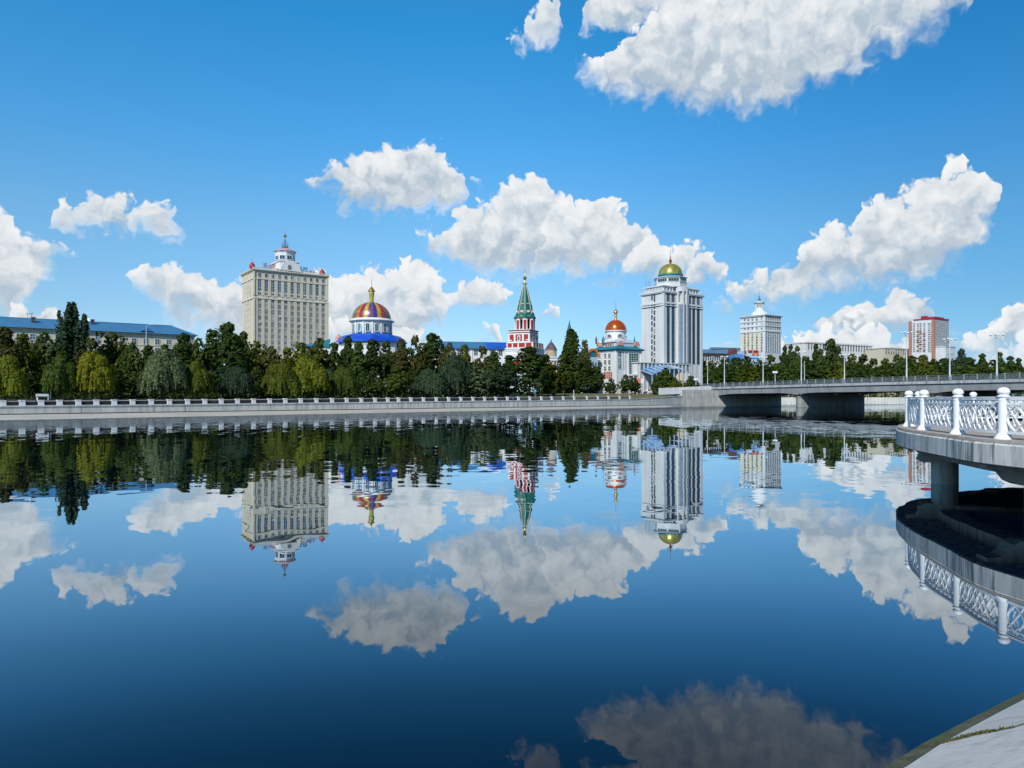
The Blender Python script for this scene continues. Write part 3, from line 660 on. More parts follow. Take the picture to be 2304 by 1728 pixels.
front = [ # px, top, width px, kind, tone, offset, label
 (14, 803, 78, 'willow1', 'yellow green', -9, 'yellow green willow cut by the photo edge, nearest the end of the balustrade'),
 (72, 838, 46, 'round2', 'dark green', -13, 'low dark green tree between the edge willow and a mid green willow'),
 (133, 803, 72, 'willow3', 'mid green', -9, 'mid green willow standing under the tall columnar poplar'),
 (209, 797, 86, 'willow2', 'lime', -8.5, 'bright lime willow, the most yellow tree of the front row'),
 (262, 832, 58, 'round4', 'dark green', -13, 'low dark green tree beside the lime willow, towards the grey green willow'),
 (318, 838, 52, 'round2', 'deep green', -13, 'small deep green tree touching the grey green willow on its poplar side'),
 (368, 792, 96, 'willow1', 'grey green', -9, 'broad grey green willow below the end of the blue roof'),
 (446, 817, 64, 'willow3', 'olive green', -8.5, 'small olive willow hugging the broad grey green willow'),
 (498, 822, 56, 'round1', 'blue green', -13, 'dim blue green tree beside the small olive willow'),
 (533, 826, 70, 'willow2', 'blue green', -10, 'dim blue green willow below the narrow side of the cream hotel'),
 (584, 832, 52, 'round4', 'dark green', -14, 'low dark tree under the first window column of the cream hotel'),
 (632, 818, 74, 'willow1', 'olive green', -9.5, 'olive willow under the middle of the cream hotel'),
 (690, 808, 92, 'willow2', 'yellow green', -10, 'wide yellow green willow under the far corner of the cream hotel'),
 (735, 833, 44, 'willow3', 'blue green', -12, 'small blue green willow between the cream hotel and the striped dome'),
 (772, 828, 60, 'willow1', 'mid green', -8.5, 'mid green willow below the near edge of the striped dome'),
 (815, 838, 48, 'round1', 'dark green', -14, 'low dark tree straight below the striped dome'),
 (848, 850, 44, 'round2', 'deep green', -10, 'little deep green tree, lowest of those below the striped dome'),
 (890, 826, 58, 'round4', 'mid green', -11, 'mid green rounded tree just past the striped dome'),
 (936, 838, 48, 'round2', 'dark green', -14, 'low dark tree below the small gap before the long blue roof'),
 (968, 832, 80, 'willow3', 'blue green', -10, 'blue green willow below the near end of the long blue roof'),
 (1022, 803, 78, 'willow2', 'blue green', -12, 'tall blue green willow below the middle of the long blue roof'),
 (1066, 822, 76, 'round3', 'grey green', -10, 'grey green rounded tree before the far end of the long blue roof'),
 (1128, 826, 70, 'round1', 'blue green', -11, 'blue green rounded tree at the foot of the red church tower'),
 (1192, 780, 82, 'tall3', 'deep green', -14, 'large deep green tree covering the lower corner of the red church tower'),
 (1246, 822, 58, 'round4', 'olive green', -13, 'low olive tree below the small brown cone roofed pavilion'),
 (1312, 812, 60, 'tall1', 'deep green', -22, 'leafy tree just past the pointed poplar, before the orange gable'),
 (1342, 826, 44, 'tall2', 'dark green', -20, 'last leafy tree of the row, against the white domed building')]
for r in front: put(*r, G1)
put(163, 684, 60, 'poplar1', 'blue green', -30, 'tall dark columnar poplar rising across the blue roofed block', None)
put(1286, 742, 42, 'poplar2', 'deep green', -24, 'dark pointed poplar with the small green spire behind its tip', None)
G2 = 'trees of the second row behind the promenade'
back = [
 (12, 738, 62, 'tall1', 'bronze green', 'bronze green tree rising highest above the edge willow'), (52, 752, 62, 'round3', 'olive green', 'olive tree in the second row under the roof aerials'),
 (98, 748, 66, 'round1', 'deep green', 'deep green tree in the second row, on the edge side of the columnar poplar'), (142, 775, 50, 'round2', 'dark green', 'dark tree at the foot of the columnar poplar, edge side'),
 (205, 762, 60, 'round4', 'bronze green', 'bronze tinted tree behind the lime willow'), (250, 748, 66, 'round3', 'olive green', 'olive tree rising behind the low dark tree past the lime willow'),
 (296, 772, 56, 'round1', 'mid green', 'mid green tree in front of the blue roofed block near its lamp pole'), (334, 778, 44, 'tall2', 'dark green', 'dark upright tree behind the grey green willow, poplar side'),
 (372, 776, 50, 'round2', 'dark green', 'dark tree peeping over the top of the grey green willow'), (412, 750, 58, 'tall1', 'deep green', 'deep green tall tree hiding the end wall of the blue roofed block'),
 (446, 762, 52, 'round1', 'mid green', 'mid green tree behind the small olive willow'), (478, 742, 56, 'airy', 'mid green', 'airy tree breaking the sky between blue roof and cream hotel'),
 (514, 726, 60, 'tall3', 'deep green', 'tallest deep green tree beside the narrow side of the cream hotel'), (547, 748, 44, 'airy', 'deep green', 'airy tree with gaps against the narrow side of the cream hotel'),
 (574, 768, 60, 'round3', 'olive green', 'olive rounded tree under the lit corner of the cream hotel'), (612, 780, 54, 'round1', 'bronze green', 'bronze green tree below the second and third window columns of the cream hotel'),
 (646, 783, 46, 'round4', 'yellow green', 'yellow green tree at the pale awning below the cream hotel'), (680, 772, 62, 'round3', 'yellow green', 'yellow green rounded tree below the blue canopy of the cream hotel'),
 (718, 762, 58, 'round1', 'olive green', 'olive tree at the far corner of the cream hotel'), (752, 772, 48, 'round2', 'deep green', 'deep green tree between cream hotel and striped dome, second row'),
 (783, 758, 34, 'point1', 'dark green', 'dark pointed tree poking up beside the drum of the striped dome'), (806, 770, 46, 'tall1', 'deep green', 'deep green tree under the first arched window of the striped dome'),
 (838, 764, 46, 'tall2', 'dark green', 'dark tree under the middle arched window of the striped dome'), (870, 768, 54, 'round2', 'deep green', 'deep green tree under the last arched window of the striped dome'),
 (904, 764, 46, 'tall1', 'bronze green', 'bronze tree at the tail of the bright blue dome roof'), (934, 756, 46, 'round4', 'bronze green', 'bronze topped tree in the gap past the striped dome'),
 (972, 750, 62, 'tall3', 'dark green', 'tall dark tree standing before the start of the long blue roof'), (1010, 772, 48, 'round1', 'bronze green', 'bronze green tree under the near part of the long blue roof'),
 (1046, 777, 50, 'round2', 'olive green', 'olive tree under the middle of the long blue roof'), (1086, 780, 50, 'round4', 'bronze green', 'bronze green tree under the far part of the long blue roof'),
 (1112, 792, 44, 'tall2', 'deep green', 'deep green tree left of the red panels, under the tower base'), (1146, 800, 40, 'point1', 'dark green', 'narrow dark tree before the red tower base'),
 (1228, 798, 44, 'round2', 'dark green', 'dark tree between the tower and the cone roofed pavilion'), (1268, 797, 34, 'tall2', 'mid green', 'mid green tree on the pavilion side of the pointed poplar'),
 (1316, 766, 30, 'airy', 'bronze green', 'slim bronze tree with leaves turning, before the orange gable'), (1332, 786, 30, 'airy', 'deep green', 'thin airy tree between the orange gable and the white domed building')]
for i, (px, top, w, k, tone, lab) in enumerate(back):
    put(px, top, w*1.12, k, tone, -20-6*(i % 3)-(4 if px > 1100 else 0), lab.replace('left of the red panels, ', 'at the red panels, '), G2)
# undergrowth behind the promenade
q = Leaves(); random.seed(3)
for _ in range(26000):
    px = random.uniform(-40, 1345); far_ = random.random() < .66; off = random.uniform(-24, -13.5) if not far_ else random.uniform(-44, -38) if px < 960 else random.uniform(-33, -27); p, s = bank_at(px, off); h = random.random()**2*1.6*(0.5+.5*math.sin(px*.11)**2) if not far_ else random.random()*5.2*(.75+.25*math.sin(px*.07))
    q.quad(Vector((p.x, p.y, gz(off)+h)), rnd_dir()+Vector((0, -.5, .6)), random.uniform(.25, .6)*(1.7 if far_ else 1), random.uniform(.6, 1.3), 1.2)
o = link('undergrowth', q.mesh('undergrowth', LM['dark green'])); tag(o, kind='stuff')
# trees beyond the bridge
q = Leaves(); random.seed(4)
for _ in range(9000):
    x = random.uniform(50, 335); y = 360+random.uniform(0, 9)-(x-60)*.05; h = random.random()**1.3*3.6*(.6+.4*math.sin(x*.23)**2)
    q.quad(Vector((x, y, 2.95+h)), rnd_dir()+Vector((0, -.5, .6)), random.uniform(.4, .9), random.uniform(.6, 1.3), 1.2)
o = link('hedge', q.mesh('hedge', LM['deep green'])); tag(o, 'overgrown green hedge along the far quay, seen under the bridge', 'hedge')
G3 = 'trees beyond the bridge'
lms = [(1455, 'the notice board'), (1500, 'the pale road pole'), (1560, 'the office tower'), (1592, 'the white bridge pole'), (1632, 'the first bridge lamp'), (1690, 'the spired hotel'),
       (1718, 'the second bridge lamp'), (1757, 'the hotel corner'), (1806, 'the third bridge lamp'), (1860, 'the long white hall'), (1902, 'the fourth bridge lamp'), (1990, 'the low cream block'),
       (2040, 'the fifth bridge lamp'), (2090, 'the red tower block'), (2140, 'the sixth bridge lamp'), (2200, 'the open sky'), (2245, 'the last bridge lamp'), (2290, 'the photo edge')]
random.seed(19)
rows = []
px = 1552
prof = [(1540, 822), (1580, 808), (1620, 800), (1660, 804), (1700, 808), (1740, 800), (1800, 796), (1850, 796), (1900, 800), (1960, 804), (2040, 796), (2090, 800), (2120, 806), (2150, 802), (2200, 808), (2240, 808), (2300, 822), (2400, 840)]
def lerp_prof(x):
    for (a, b), (c, d) in zip(prof, prof[1:]):
        if a <= x <= c: return b+(d-b)*(x-a)/(c-a)
    return prof[-1][1]
tones3 = ['deep green', 'mid green', 'olive green', 'dark green', 'deep green', 'mid green']
j = 0
while px < 2390:
    k = random.choice(['round1', 'round2', 'round3', 'round4', 'tall1']); rows.append((px, lerp_prof(px)+random.uniform(-5, 9), random.uniform(46, 64), k, tones3[j % 6], 392+random.uniform(0, 14), 'back'))
    px += random.uniform(23, 30); j += 1
px = 1560
while px < 2390:
    k = random.choice(['round1', 'round2', 'round4', 'tall1']); rows.append((px, lerp_prof(px)+random.uniform(14, 26), random.uniform(46, 62), k, tones3[(j+2) % 6], 364+random.uniform(0, 8), 'front'))
    px += random.uniform(29, 37); j += 1
rows += [(1766, 778, 20, 'point1', 'dark green', 384, 'x'), (1779, 776, 18, 'point2', 'dark green', 385, 'x'), (1794, 779, 22, 'point1', 'deep green', 384, 'x'), (1835, 775, 18, 'point2', 'dark green', 386, 'x'),
         (1846, 786, 26, 'point1', 'deep green', 382, 'x'), (1870, 763, 40, 'tall2', 'deep green', 388, 'x'), (1886, 780, 26, 'point1', 'dark green', 384, 'x'), (2162, 785, 34, 'tall1', 'blue green', 388, 'x'),
         (2210, 796, 30, 'point1', 'dark green', 386, 'x'), (2249, 792, 28, 'airy', 'deep green', 388, 'x'), (2274, 802, 26, 'point2', 'deep green', 384, 'x'), (2292, 806, 24, 'point1', 'dark green', 386, 'x')]
seen = set()
def bridge_label(px, k, tone, row):
    near = sorted(lms, key=lambda l: abs(l[0]-px)); a = near[0][1]; b = next((n_[1] for n_ in near[1:] if (n_[0]-px)*(near[0][0]-px) <= 0), near[1][1])
    f = form(k); rw = {'back': 'further', 'front': 'nearer', 'x': 'standing out'}[row]
    opts = [f"{tone} {f} by {a}, in the {rw} row" if row != 'x' else f"{tone} {f} standing out above its neighbours by {a}",
            f"{tone} {f}, {rw} row, {a} to {b}" if row != 'x' else f"{tone} {f} standing out between {a} and {b}",
            f"second {tone} {f} of the {rw} row, next to {a}", f"third {tone} {f} by {a}, counted from the bridge head"]
    for o_ in opts:
        if o_ not in seen: seen.add(o_); return o_
    return opts[-1]+' side'
rows.sort(key=lambda r: r[0])
for (px, top, w, k, tone, Y, row) in rows:
    z0 = 3.0; p = Vector((XA(px, Y), Y, z0)); plant(k, tone, p, ZA(top, Y)-z0, w/F*Y, bridge_label(px, k, tone, row), G3)
# small trees by the road to the bridge
for (px, top, w, k, tone, Y, lab) in [(1452, 832, 38, 'round2', 'olive green', 284, 'small olive tree beside the orange notice board'), (1428, 850, 30, 'round1', 'dark green', 258, 'low dark tree between the glass bay and the notice board'), (1482, 846, 36, 'round4', 'mid green', 260, 'mid green bushy tree at the foot of the pale grey road pole'), (1518, 850, 34, 'round1', 'olive green', 260, 'olive bushy tree in front of the beige board'), (1554, 846, 44, 'round2', 'deep green', 268, 'deep green bushy tree at the end of the podium'), (1470, 846, 30, 'round4', 'bronze green', 282, 'small bronze tree turning orange behind the pale pole'),
        (1498, 828, 46, 'round1', 'deep green', 262, 'neat round tree before the blue canopy of the glass office tower'), (1535, 828, 50, 'round3', 'dark green', 300, 'dark tree beside the beige board at the bridge head'), (1578, 815, 60, 'round4', 'deep green', 305, 'deep green tree just behind the bridge head wall'),
        (1408, 843, 36, 'round2', 'deep green', 258, 'small dark tree in front of the green glass bay'), (1374, 852, 28, 'round4', 'dark green', 258, 'low dark tree below the red lettered hoarding')]:
    plant(k, tone, Vector((XA(px, Y), Y, 3.0)), ZA(top, Y)-3.0, w/F*Y, lab, None)
for o_ in C.objects:
    if len(o_.get('label', '').split()) > 16: print('LONG', o_['label'])
# ---------------------------------------------------------------- buildings (grid of the town turned 35 degrees)
ZB = 3.0
class Bld:
    def __init__(s, name, label, cat, px, D, deg=35.0):
        s.o = Vector((XA(px, D), D)); s.th = R(deg); s.e = Vector((math.cos(s.th), math.sin(s.th))); s.n = Vector((-s.e.y, s.e.x))
        s.root = thing(name, label, cat, (s.o.x, s.o.y, ZB), s.th)
    def at(s, x, y): return s.o+s.e*x+s.n*y
    def fx(s, px, y=0.0):
        """local x of pixel column px on the line local y"""
        r = (px-CX)/F; b = s.o+s.n*y; return (r*b.y-b.x)/(s.e.x-r*s.e.y)
    def fy(s, px, x=0.0):
        r = (px-CX)/F; b = s.o+s.e*x; return (r*b.y-b.x)/(s.n.x-r*s.n.y)
    def z(s, py, x=0.0, y=0.0): return ZA(py, s.at(x, y).y)-ZB
    def m(s, x=0.0, y=0.0): return s.at(x, y).y/F              # metres per photo pixel there
    def part(s, mb, name, mats): return mb.build(name, mats, s.root)
def frame_prof(w, h, nx, nz, m_in=.07, fr=.09, arch=False):
    """one window facing -y: glass set behind a frame with glazing bars, sill below"""
    q = MB()
    if arch:
        n = 8; r = w/2; out = [(-r, 0), (r, 0)]+[(r*math.cos(math.pi*i/n), h-r+r*math.sin(math.pi*i/n)) for i in range(n+1)]
        q.add([(x, -.03, z) for x, z in out], [tuple(range(len(out)))], 0)
        for k in range(len(out)):
            a = out[k]; b = out[(k+1) % len(out)]
            if a != b: q.bar((a[0], -.06, a[1]), (b[0], -.06, b[1]), fr*1.3, .14, 1)
    else:
        q.box(-w/2, w/2, -.035, .02, 0, h, 0)
        q.box(-w/2-fr, -w/2, -.1, .02, -fr, h+fr, 1); q.box(w/2, w/2+fr, -.1, .02, -fr, h+fr, 1)
        q.box(-w/2, w/2, -.1, .02, h, h+fr, 1); q.box(-w/2-fr, w/2+fr, -.16, .02, -fr*1.4, -.002, 1)
    for i in range(1, nx): q.box(-w/2+w*i/nx-m_in/2, -w/2+w*i/nx+m_in/2, -.085, -.036, 0.002, h-.002 if not arch else h*.9, 1)
    for i in range(1, nz): q.box(-w/2+.001, w/2-.001, -.08, -.037, h*i/nz-m_in/2, h*i/nz+m_in/2, 1)
    return q
def windows(b, q, mats, places, name='window', cap=100, used=0):
    """places: (x, y, z, rot); the first CAP are parts of their own, the rest one mesh"""
    me = q.mesh(name, mats); rest = MB()
    for i, (x, y, z, r) in enumerate(places):
        if used+i < cap: link(name, me, b.root, (x, y, z), r)
        else:
            c, s_ = math.cos(r), math.sin(r); base = len(rest.v)
            rest.v += [(x+c*v[0]-s_*v[1], y+s_*v[0]+c*v[1], z+v[2]) for v in q.v]; rest.f += [[base+i_ for i_ in f] for f in q.f]; rest.m += q.m; rest.sm += q.sm
    if rest.v: tag(rest.build(name, mats, b.root), kind='stuff')
    return used+len(places)
LEFT = -math.pi/2
def arc_pts(r, n, a0, a1, cx=0, cy=0): return [(cx+r*math.cos(a0+(a1-a0)*i/n), cy+r*math.sin(a0+(a1-a0)*i/n)) for i in range(n+1)]
g_dark = glass('dark_glass', (.035, .05, .065)); g_blue = glass('blue_glass', (.03, .085, .135), blind=(.2, .3, .36)); g_teal = glass('teal_glass', (.02, .09, .10), blind=(.1, .3, .3)); g_green = glass('green_glass', (.012, .11, .085), blind=(.2, .36, .32))
m_fr = mat('window_frame', (.62, .62, .60), .6, var=.05); m_frd = mat('grey_frame', (.30, .32, .34), .6, var=.05)
m_cream = mat('cream_render', (.585, .535, .42), .85, var=.07, scale=.12, streak=.12); m_creaml = mat('cream_trim', (.62, .575, .47), .85, var=.06, scale=.2, streak=.1)
m_wht = mat('white_render', (.68, .69, .69), .8, var=.06, scale=.15, streak=.12); m_wht2 = mat('white_stone', (.62, .64, .65), .8, var=.08, scale=.3, streak=.16)
m_grey = mat('pale_cladding', (.60, .615, .61), .7, var=.05, scale=.12, streak=.12)
m_red = mat('red_paint', (.36, .018, .014), .55, var=.16, scale=.5, streak=.15); m_redr = mat('red_roof', (.33, .02, .03), .5, var=.2, scale=.8); m_pink = mat('faded_red_roof', (.42, .30, .33), .6, var=.2, scale=.6)
m_gold = mat('gold_leaf', (.75, .44, .09), .28, metal=.85, var=.2, scale=1.5); m_dkm = mat('dark_metal', (.09, .085, .09), .5, metal=.5, var=.15)
m_broof = mat('blue_roof', (.05, .175, .33), .5, var=.12, scale=.25, streak=.15); m_bblue = mat('bright_blue_roof', (.006, .055, .42), .4, var=.16, scale=.3, col2=(.012, .10, .46)); m_teal = mat('teal_roof', (.012, .16, .21), .5, var=.15, scale=.4)
m_green = mat('green_spire_roof', (.006, .105, .082), .45, var=.16, scale=.4, streak=.12); m_lblue = mat('light_blue_render', (.40, .55, .64), .8, var=.08, scale=.3); m_tan = mat('tan_stone', (.45, .36, .26), .85, var=.2, scale=.8)
m_brown = mat('brown_roof', (.10, .045, .04), .8, var=.2, scale=.5); m_dvio = mat('slate_roof', (.07, .06, .085), .7, var=.3, scale=1.2, col2=(.14, .08, .08)); m_salmon = mat('salmon_paint', (.58, .30, .22), .7, var=.1); m_oran = mat('orange_paint', (.62, .16, .05), .7, var=.15, scale=.4); m_ypane = mat('beige_panel', (.50, .46, .36), .8, var=.06)
# ---- 1 cream hotel
def hotel():
    b = Bld('hotel', 'tall cream hotel with red onion turrets and a white rotunda on top', 'building', 571, 300)
    Wd = b.fx(737); Dp = b.fy(545); H = b.z(604)
    q = MB(); q.box(0, Wd, 0, Dp, -1, H-.4); n = 11; cp = (Wd-1.6)/n; xs = [.95+cp*(i+.5) for i in range(n)]
    zr = lambda y: b.z(y, 1.9)
    b1, b2, bt = zr(625.5), zr(668.5), zr(607.5)
    for i in range(n+1):                                     # piers
        x = .95+cp*i; w = .66
        q.box(max(.002, x-w), min(Wd-.002, x+w), -.22, -.002, 0, b2-.7); q.box(max(.003, x-w), min(Wd-.003, x+w), -.18, -.002, b2+.75, b1-.5)
    q.box(-.28, .4, -.55, .6, 0, b2-.71); q.box(-.25, .35, -.5, .5, b2+.76, bt-.6); q.box(Wd-.45, Wd+.25, -.5, .6, 0, b2-.71); q.box(Wd-.4, Wd+.22, -.45, .5, b2+.76, bt-.6)
    for y in (4.6, 8.8, 13): q.box(-.34, -.002, y-.5, y+.5, 0, b2-.71); q.box(-.3, -.002, y-.4, y+.4, b2+.76, bt-.6)
    for i in range(n):
        for y in (681, 694, 707.5, 721.5, 736, 749.5, 762.5, 776, 789): q.box(xs[i]-.62, xs[i]+.62, -.10, -.002, zr(y)-.3, zr(y)+.3, 1)
    b.part(q, 'wall', [m_cream, mat('spandrel_render', (.40, .385, .335), .85, var=.1)])
    q = MB()
    for z, p, h in ((b1, .32, .4), (b2, .4, .6)): q.box(-p, Wd+p, -p, Dp+p, z-h, z+h*.2)
    q.box(-.5, Wd+.5, -.5, Dp+.5, H-.8, H-.4); q.box(-.75, Wd+.75, -.75, Dp+.75, H-.4, H)
    for x in (0, Wd): q.box(x-.3, x+.3, -.6, Dp+.3, H, H+.35)
    for k in range(60):
        x = -.6+(Wd+1.2)*k/60
        if not (.44*Wd < x < .60*Wd): q.box(x, x+.22, -.68, -.48, H, H+.6)
    q.box(-.7, .42*Wd, -.68, -.48, H+.6, H+.72); q.box(.62*Wd, Wd+.7, -.68, -.48, H+.6, H+.72)
    b.part(q, 'cornice', [m_creaml])
    used = windows(b, frame_prof(1.42, 4.3, 2, 4, fr=.05), [g_blue, m_fr], [(x, -.005, zr(653), 0) for x in xs])
    used = windows(b, frame_prof(1.1, 1.5, 2, 1), [g_dark, m_fr], [(x, -.005, zr(622.3), 0) for x in xs], used=used)
    used = windows(b, frame_prof(1.2, .8, 2, 1), [g_dark, m_fr], [(x, -.005, zr(662), 0) for x in xs], used=used)
    rows = [(678.5, 1.7), (691.5, 1.3), (704.5, 1.3), (718.2, 1.3), (732.6, 1.3), (746.8, 1.3), (759.8, 1.3), (773, 1.3), (786, 1.3)]
    for y, h in rows[:6]: used = windows(b, frame_prof(1.42, h*1.15, 3 if h < 1.5 else 2, 2, fr=.05), [g_dark, m_fr], [(x, -.005, zr(y), 0) for x in xs], used=used)
    q = MB(); q.box(-.42, .42, -.42, -.14, 0, .6); q.box(-.36, .1, -.44, -.421, .08, .52, 1); ac = q.mesh('air_conditioner', [m_fr, m_frd])
    for i_, y in ((1, 667), (2, 667), (4, 667.3), (5, 667), (7, 667), (8, 667.2), (10, 667), (3, 712), (6, 726.5), (9, 740.5), (0, 727)): link('air_conditioner', ac, b.root, (xs[i_]+.1, -.03, zr(y)))
    windows(b, frame_prof(1.2, 1.3, 3, 2), [g_dark, m_fr], [(x, -.005, zr(y), 0) for y, h in rows[6:] for x in xs], used=100)
    windows(b, frame_prof(.7, 1.0, 1, 1), [g_dark, m_fr], [(-.005, y, zr(yy), LEFT) for yy in (645, 656, 682, 695, 708, 721.5, 736, 750, 763) for y in (6.7, 10.9)], used=100)
    # rotunda and roof works
    y0 = 7.0; cx = b.fx(641.5, y0); mm = b.m(cx, y0); zz = lambda y: b.z(y, cx, y0)
    q = MB(); q.box(cx-5.6, cx+5.6, .6, Dp-3, H, H+1.1); q.box(cx-4.1, cx+4.1, 1.2, 12, H+1.1, zz(594))
    pts = [(cx-4.4, H+.4)]+[(cx+4.4*math.cos(math.pi-math.pi*i/14), H+.4+4.0*math.sin(math.pi*i/14)) for i in range(15)]
    q.add([(x, -.45, z) for x, z in pts]+[(x, .9, z) for x, z in pts], [tuple(range(16)), tuple(range(31, 15, -1))]+[(i, (i+1) % 16, 16+(i+1) % 16, 16+i) for i in range(16)], 0)
    q.box(cx-4.5, cx+4.5, .9, 12.5, zz(594), zz(594)+.4); q.box(cx+2.6, cx+5.0, 2, 10, H+1.1, H+2.8)
    b.part(q, 'attic', [m_wht])
    windows(b, frame_prof(1.5, 1.9, 2, 2, arch=True), [g_dark, m_fr], [(cx-.6, -.46, H+1.0, 0)]); 
    rd = 21*mm; q = MB(); q.lathe([(rd*.98, zz(594)+.5), (rd*.98, zz(588)), (rd*.96, zz(588)), (rd*1.05, zz(570.5)), (rd*1.13, zz(569)), (rd*1.13, zz(567.3)), (0, zz(567.2))], 8, (cx, y0), 0, False, R(-90-35+22.5))
    b.part(q, 'rotunda', [m_wht])
    for k in range(8):
        a = R(-90-35)+k*math.pi/4
        rr = rd*1.0*math.cos(math.pi/8)+.12
        o = frame_prof(2.1, (zz(571.5)-zz(586.5)), 2, 1, fr=.15).build('window', [g_blue, m_wht], b.root, (cx+rr*math.cos(a), y0+rr*math.sin(a), zz(586.5)), a+math.pi/2)
        o.rotation_euler = (R(-4.0), 0, a+math.pi/2)
    q = MB(); q.lathe([(rd*1.17, zz(567.6)), (rd*1.17, zz(567)), (rd*.75, zz(562)), (rd*.42, zz(559))], 16, (cx, y0)); q.lathe([(rd*.42, zz(559.2)), (rd*.30, zz(557)), (rd*.36, zz(556)), (0, zz(555.8))], 16, (cx, y0), 1); b.part(q, 'rotunda_roof', [m_pink, m_redr])
    q = MB(); q.tube([(cx, y0, zz(557)), (cx, y0, zz(516.5))], .13, 6, r1=.03); q.lathe([(.05, zz(535)), (.6, zz(533)), (.72, zz(531)), (.5, zz(529)), (.15, zz(528.2)), (.4, zz(527.4)), (.1, zz(526))], 12, (cx, y0), 1)
    for k in range(6):
        a = k*math.pi/3; q.tube([(cx+1.1*math.cos(a), y0+1.1*math.sin(a), zz(556)), (cx+1.0*math.cos(a), y0+1.0*math.sin(a), zz(549)), (cx+.35*math.cos(a), y0+.35*math.sin(a), zz(541)), (cx, y0, zz(537))], .06, 5)
        q.tube([(cx+1.0*math.cos(a), y0+1.0*math.sin(a), zz(549)), (cx+1.7*math.cos(a), y0+1.7*math.sin(a), zz(551)), (cx+1.5*math.cos(a), y0+1.5*math.sin(a), zz(554))], .05, 5)
    b.part(q, 'finial', [m_dkm, m_gold])
    for px, yy, yt in ((567.5, 602, 582), (725, 618, 598)):
        x = b.fx(px, 1.2); q = MB(); zt_ = lambda y: b.z(y, x, 1.2); r = 6.6*b.m(x, 1.2)
        q.lathe([(r*.75, H), (r*.75, zt_(yy)), (r, zt_(yy-1)), (r*1.0, zt_(yy-4)), (r*.7, zt_(yy-8)), (r*.28, zt_(yy-11)), (.1, zt_(yy-13)), (.04, zt_(yt))], 14, (x, 1.2)); b.part(q, 'turret', [m_redr])
    # roof sign: characters on a low frame
    q = MB(); q.bar((b.fx(592, -.3), -.3, H+.9), (b.fx(617, -.3), -.3, H+.9), .08); q.bar((b.fx(670, -.3), -.3, H+.9), (b.fx(712, -.3), -.3, H+.9), .08)
    for px in (597, 608, 615.5, 676, 687, 700): x = b.fx(px, -.3); q.bar((x, -.3, H), (x, -.3, H+1.0), .07); q.bar((x, .8, H), (x, -.28, H+.9), .05)
    b.part(q, 'sign_frame', [m_dkm])
    for px, ch, m_, sc in ((597, '\u5929', m_red, 1.9), (608, '\u5c0f', m_red, 1.6), (615.5, '\u9f99', m_red, 2.0), (676, '\u5bbe', m_dkm, 1.9), (687, '\u56db', m_dkm, 1.9), (699, '\u5317', m_redr, 1.1), (706, '\u5de5', m_redr, 1.1)):
        cu = bpy.data.curves.new('sign_character', 'FONT'); cu.body = ch; cu.size = sc*1.05; cu.extrude = .08; cu.align_x = 'CENTER'; cu.offset = .03
        t = bpy.data.objects.new('tmp', cu); C.objects.link(t); bpy.context.view_layer.update()
        me = bpy.data.meshes.new_from_object(t.evaluated_get(bpy.context.evaluated_depsgraph_get())); me.materials.clear(); me.materials.append(m_); bpy.data.objects.remove(t)
        if len(me.vertices) < 3: print('NO GLYPH', ch); continue
        o = link('sign_character', me, b.root, (b.fx(px, -.3), -.32, H+1.0+(0 if px < 690 else -.5))); o.rotation_euler = (R(90), 0, 0)
hotel()
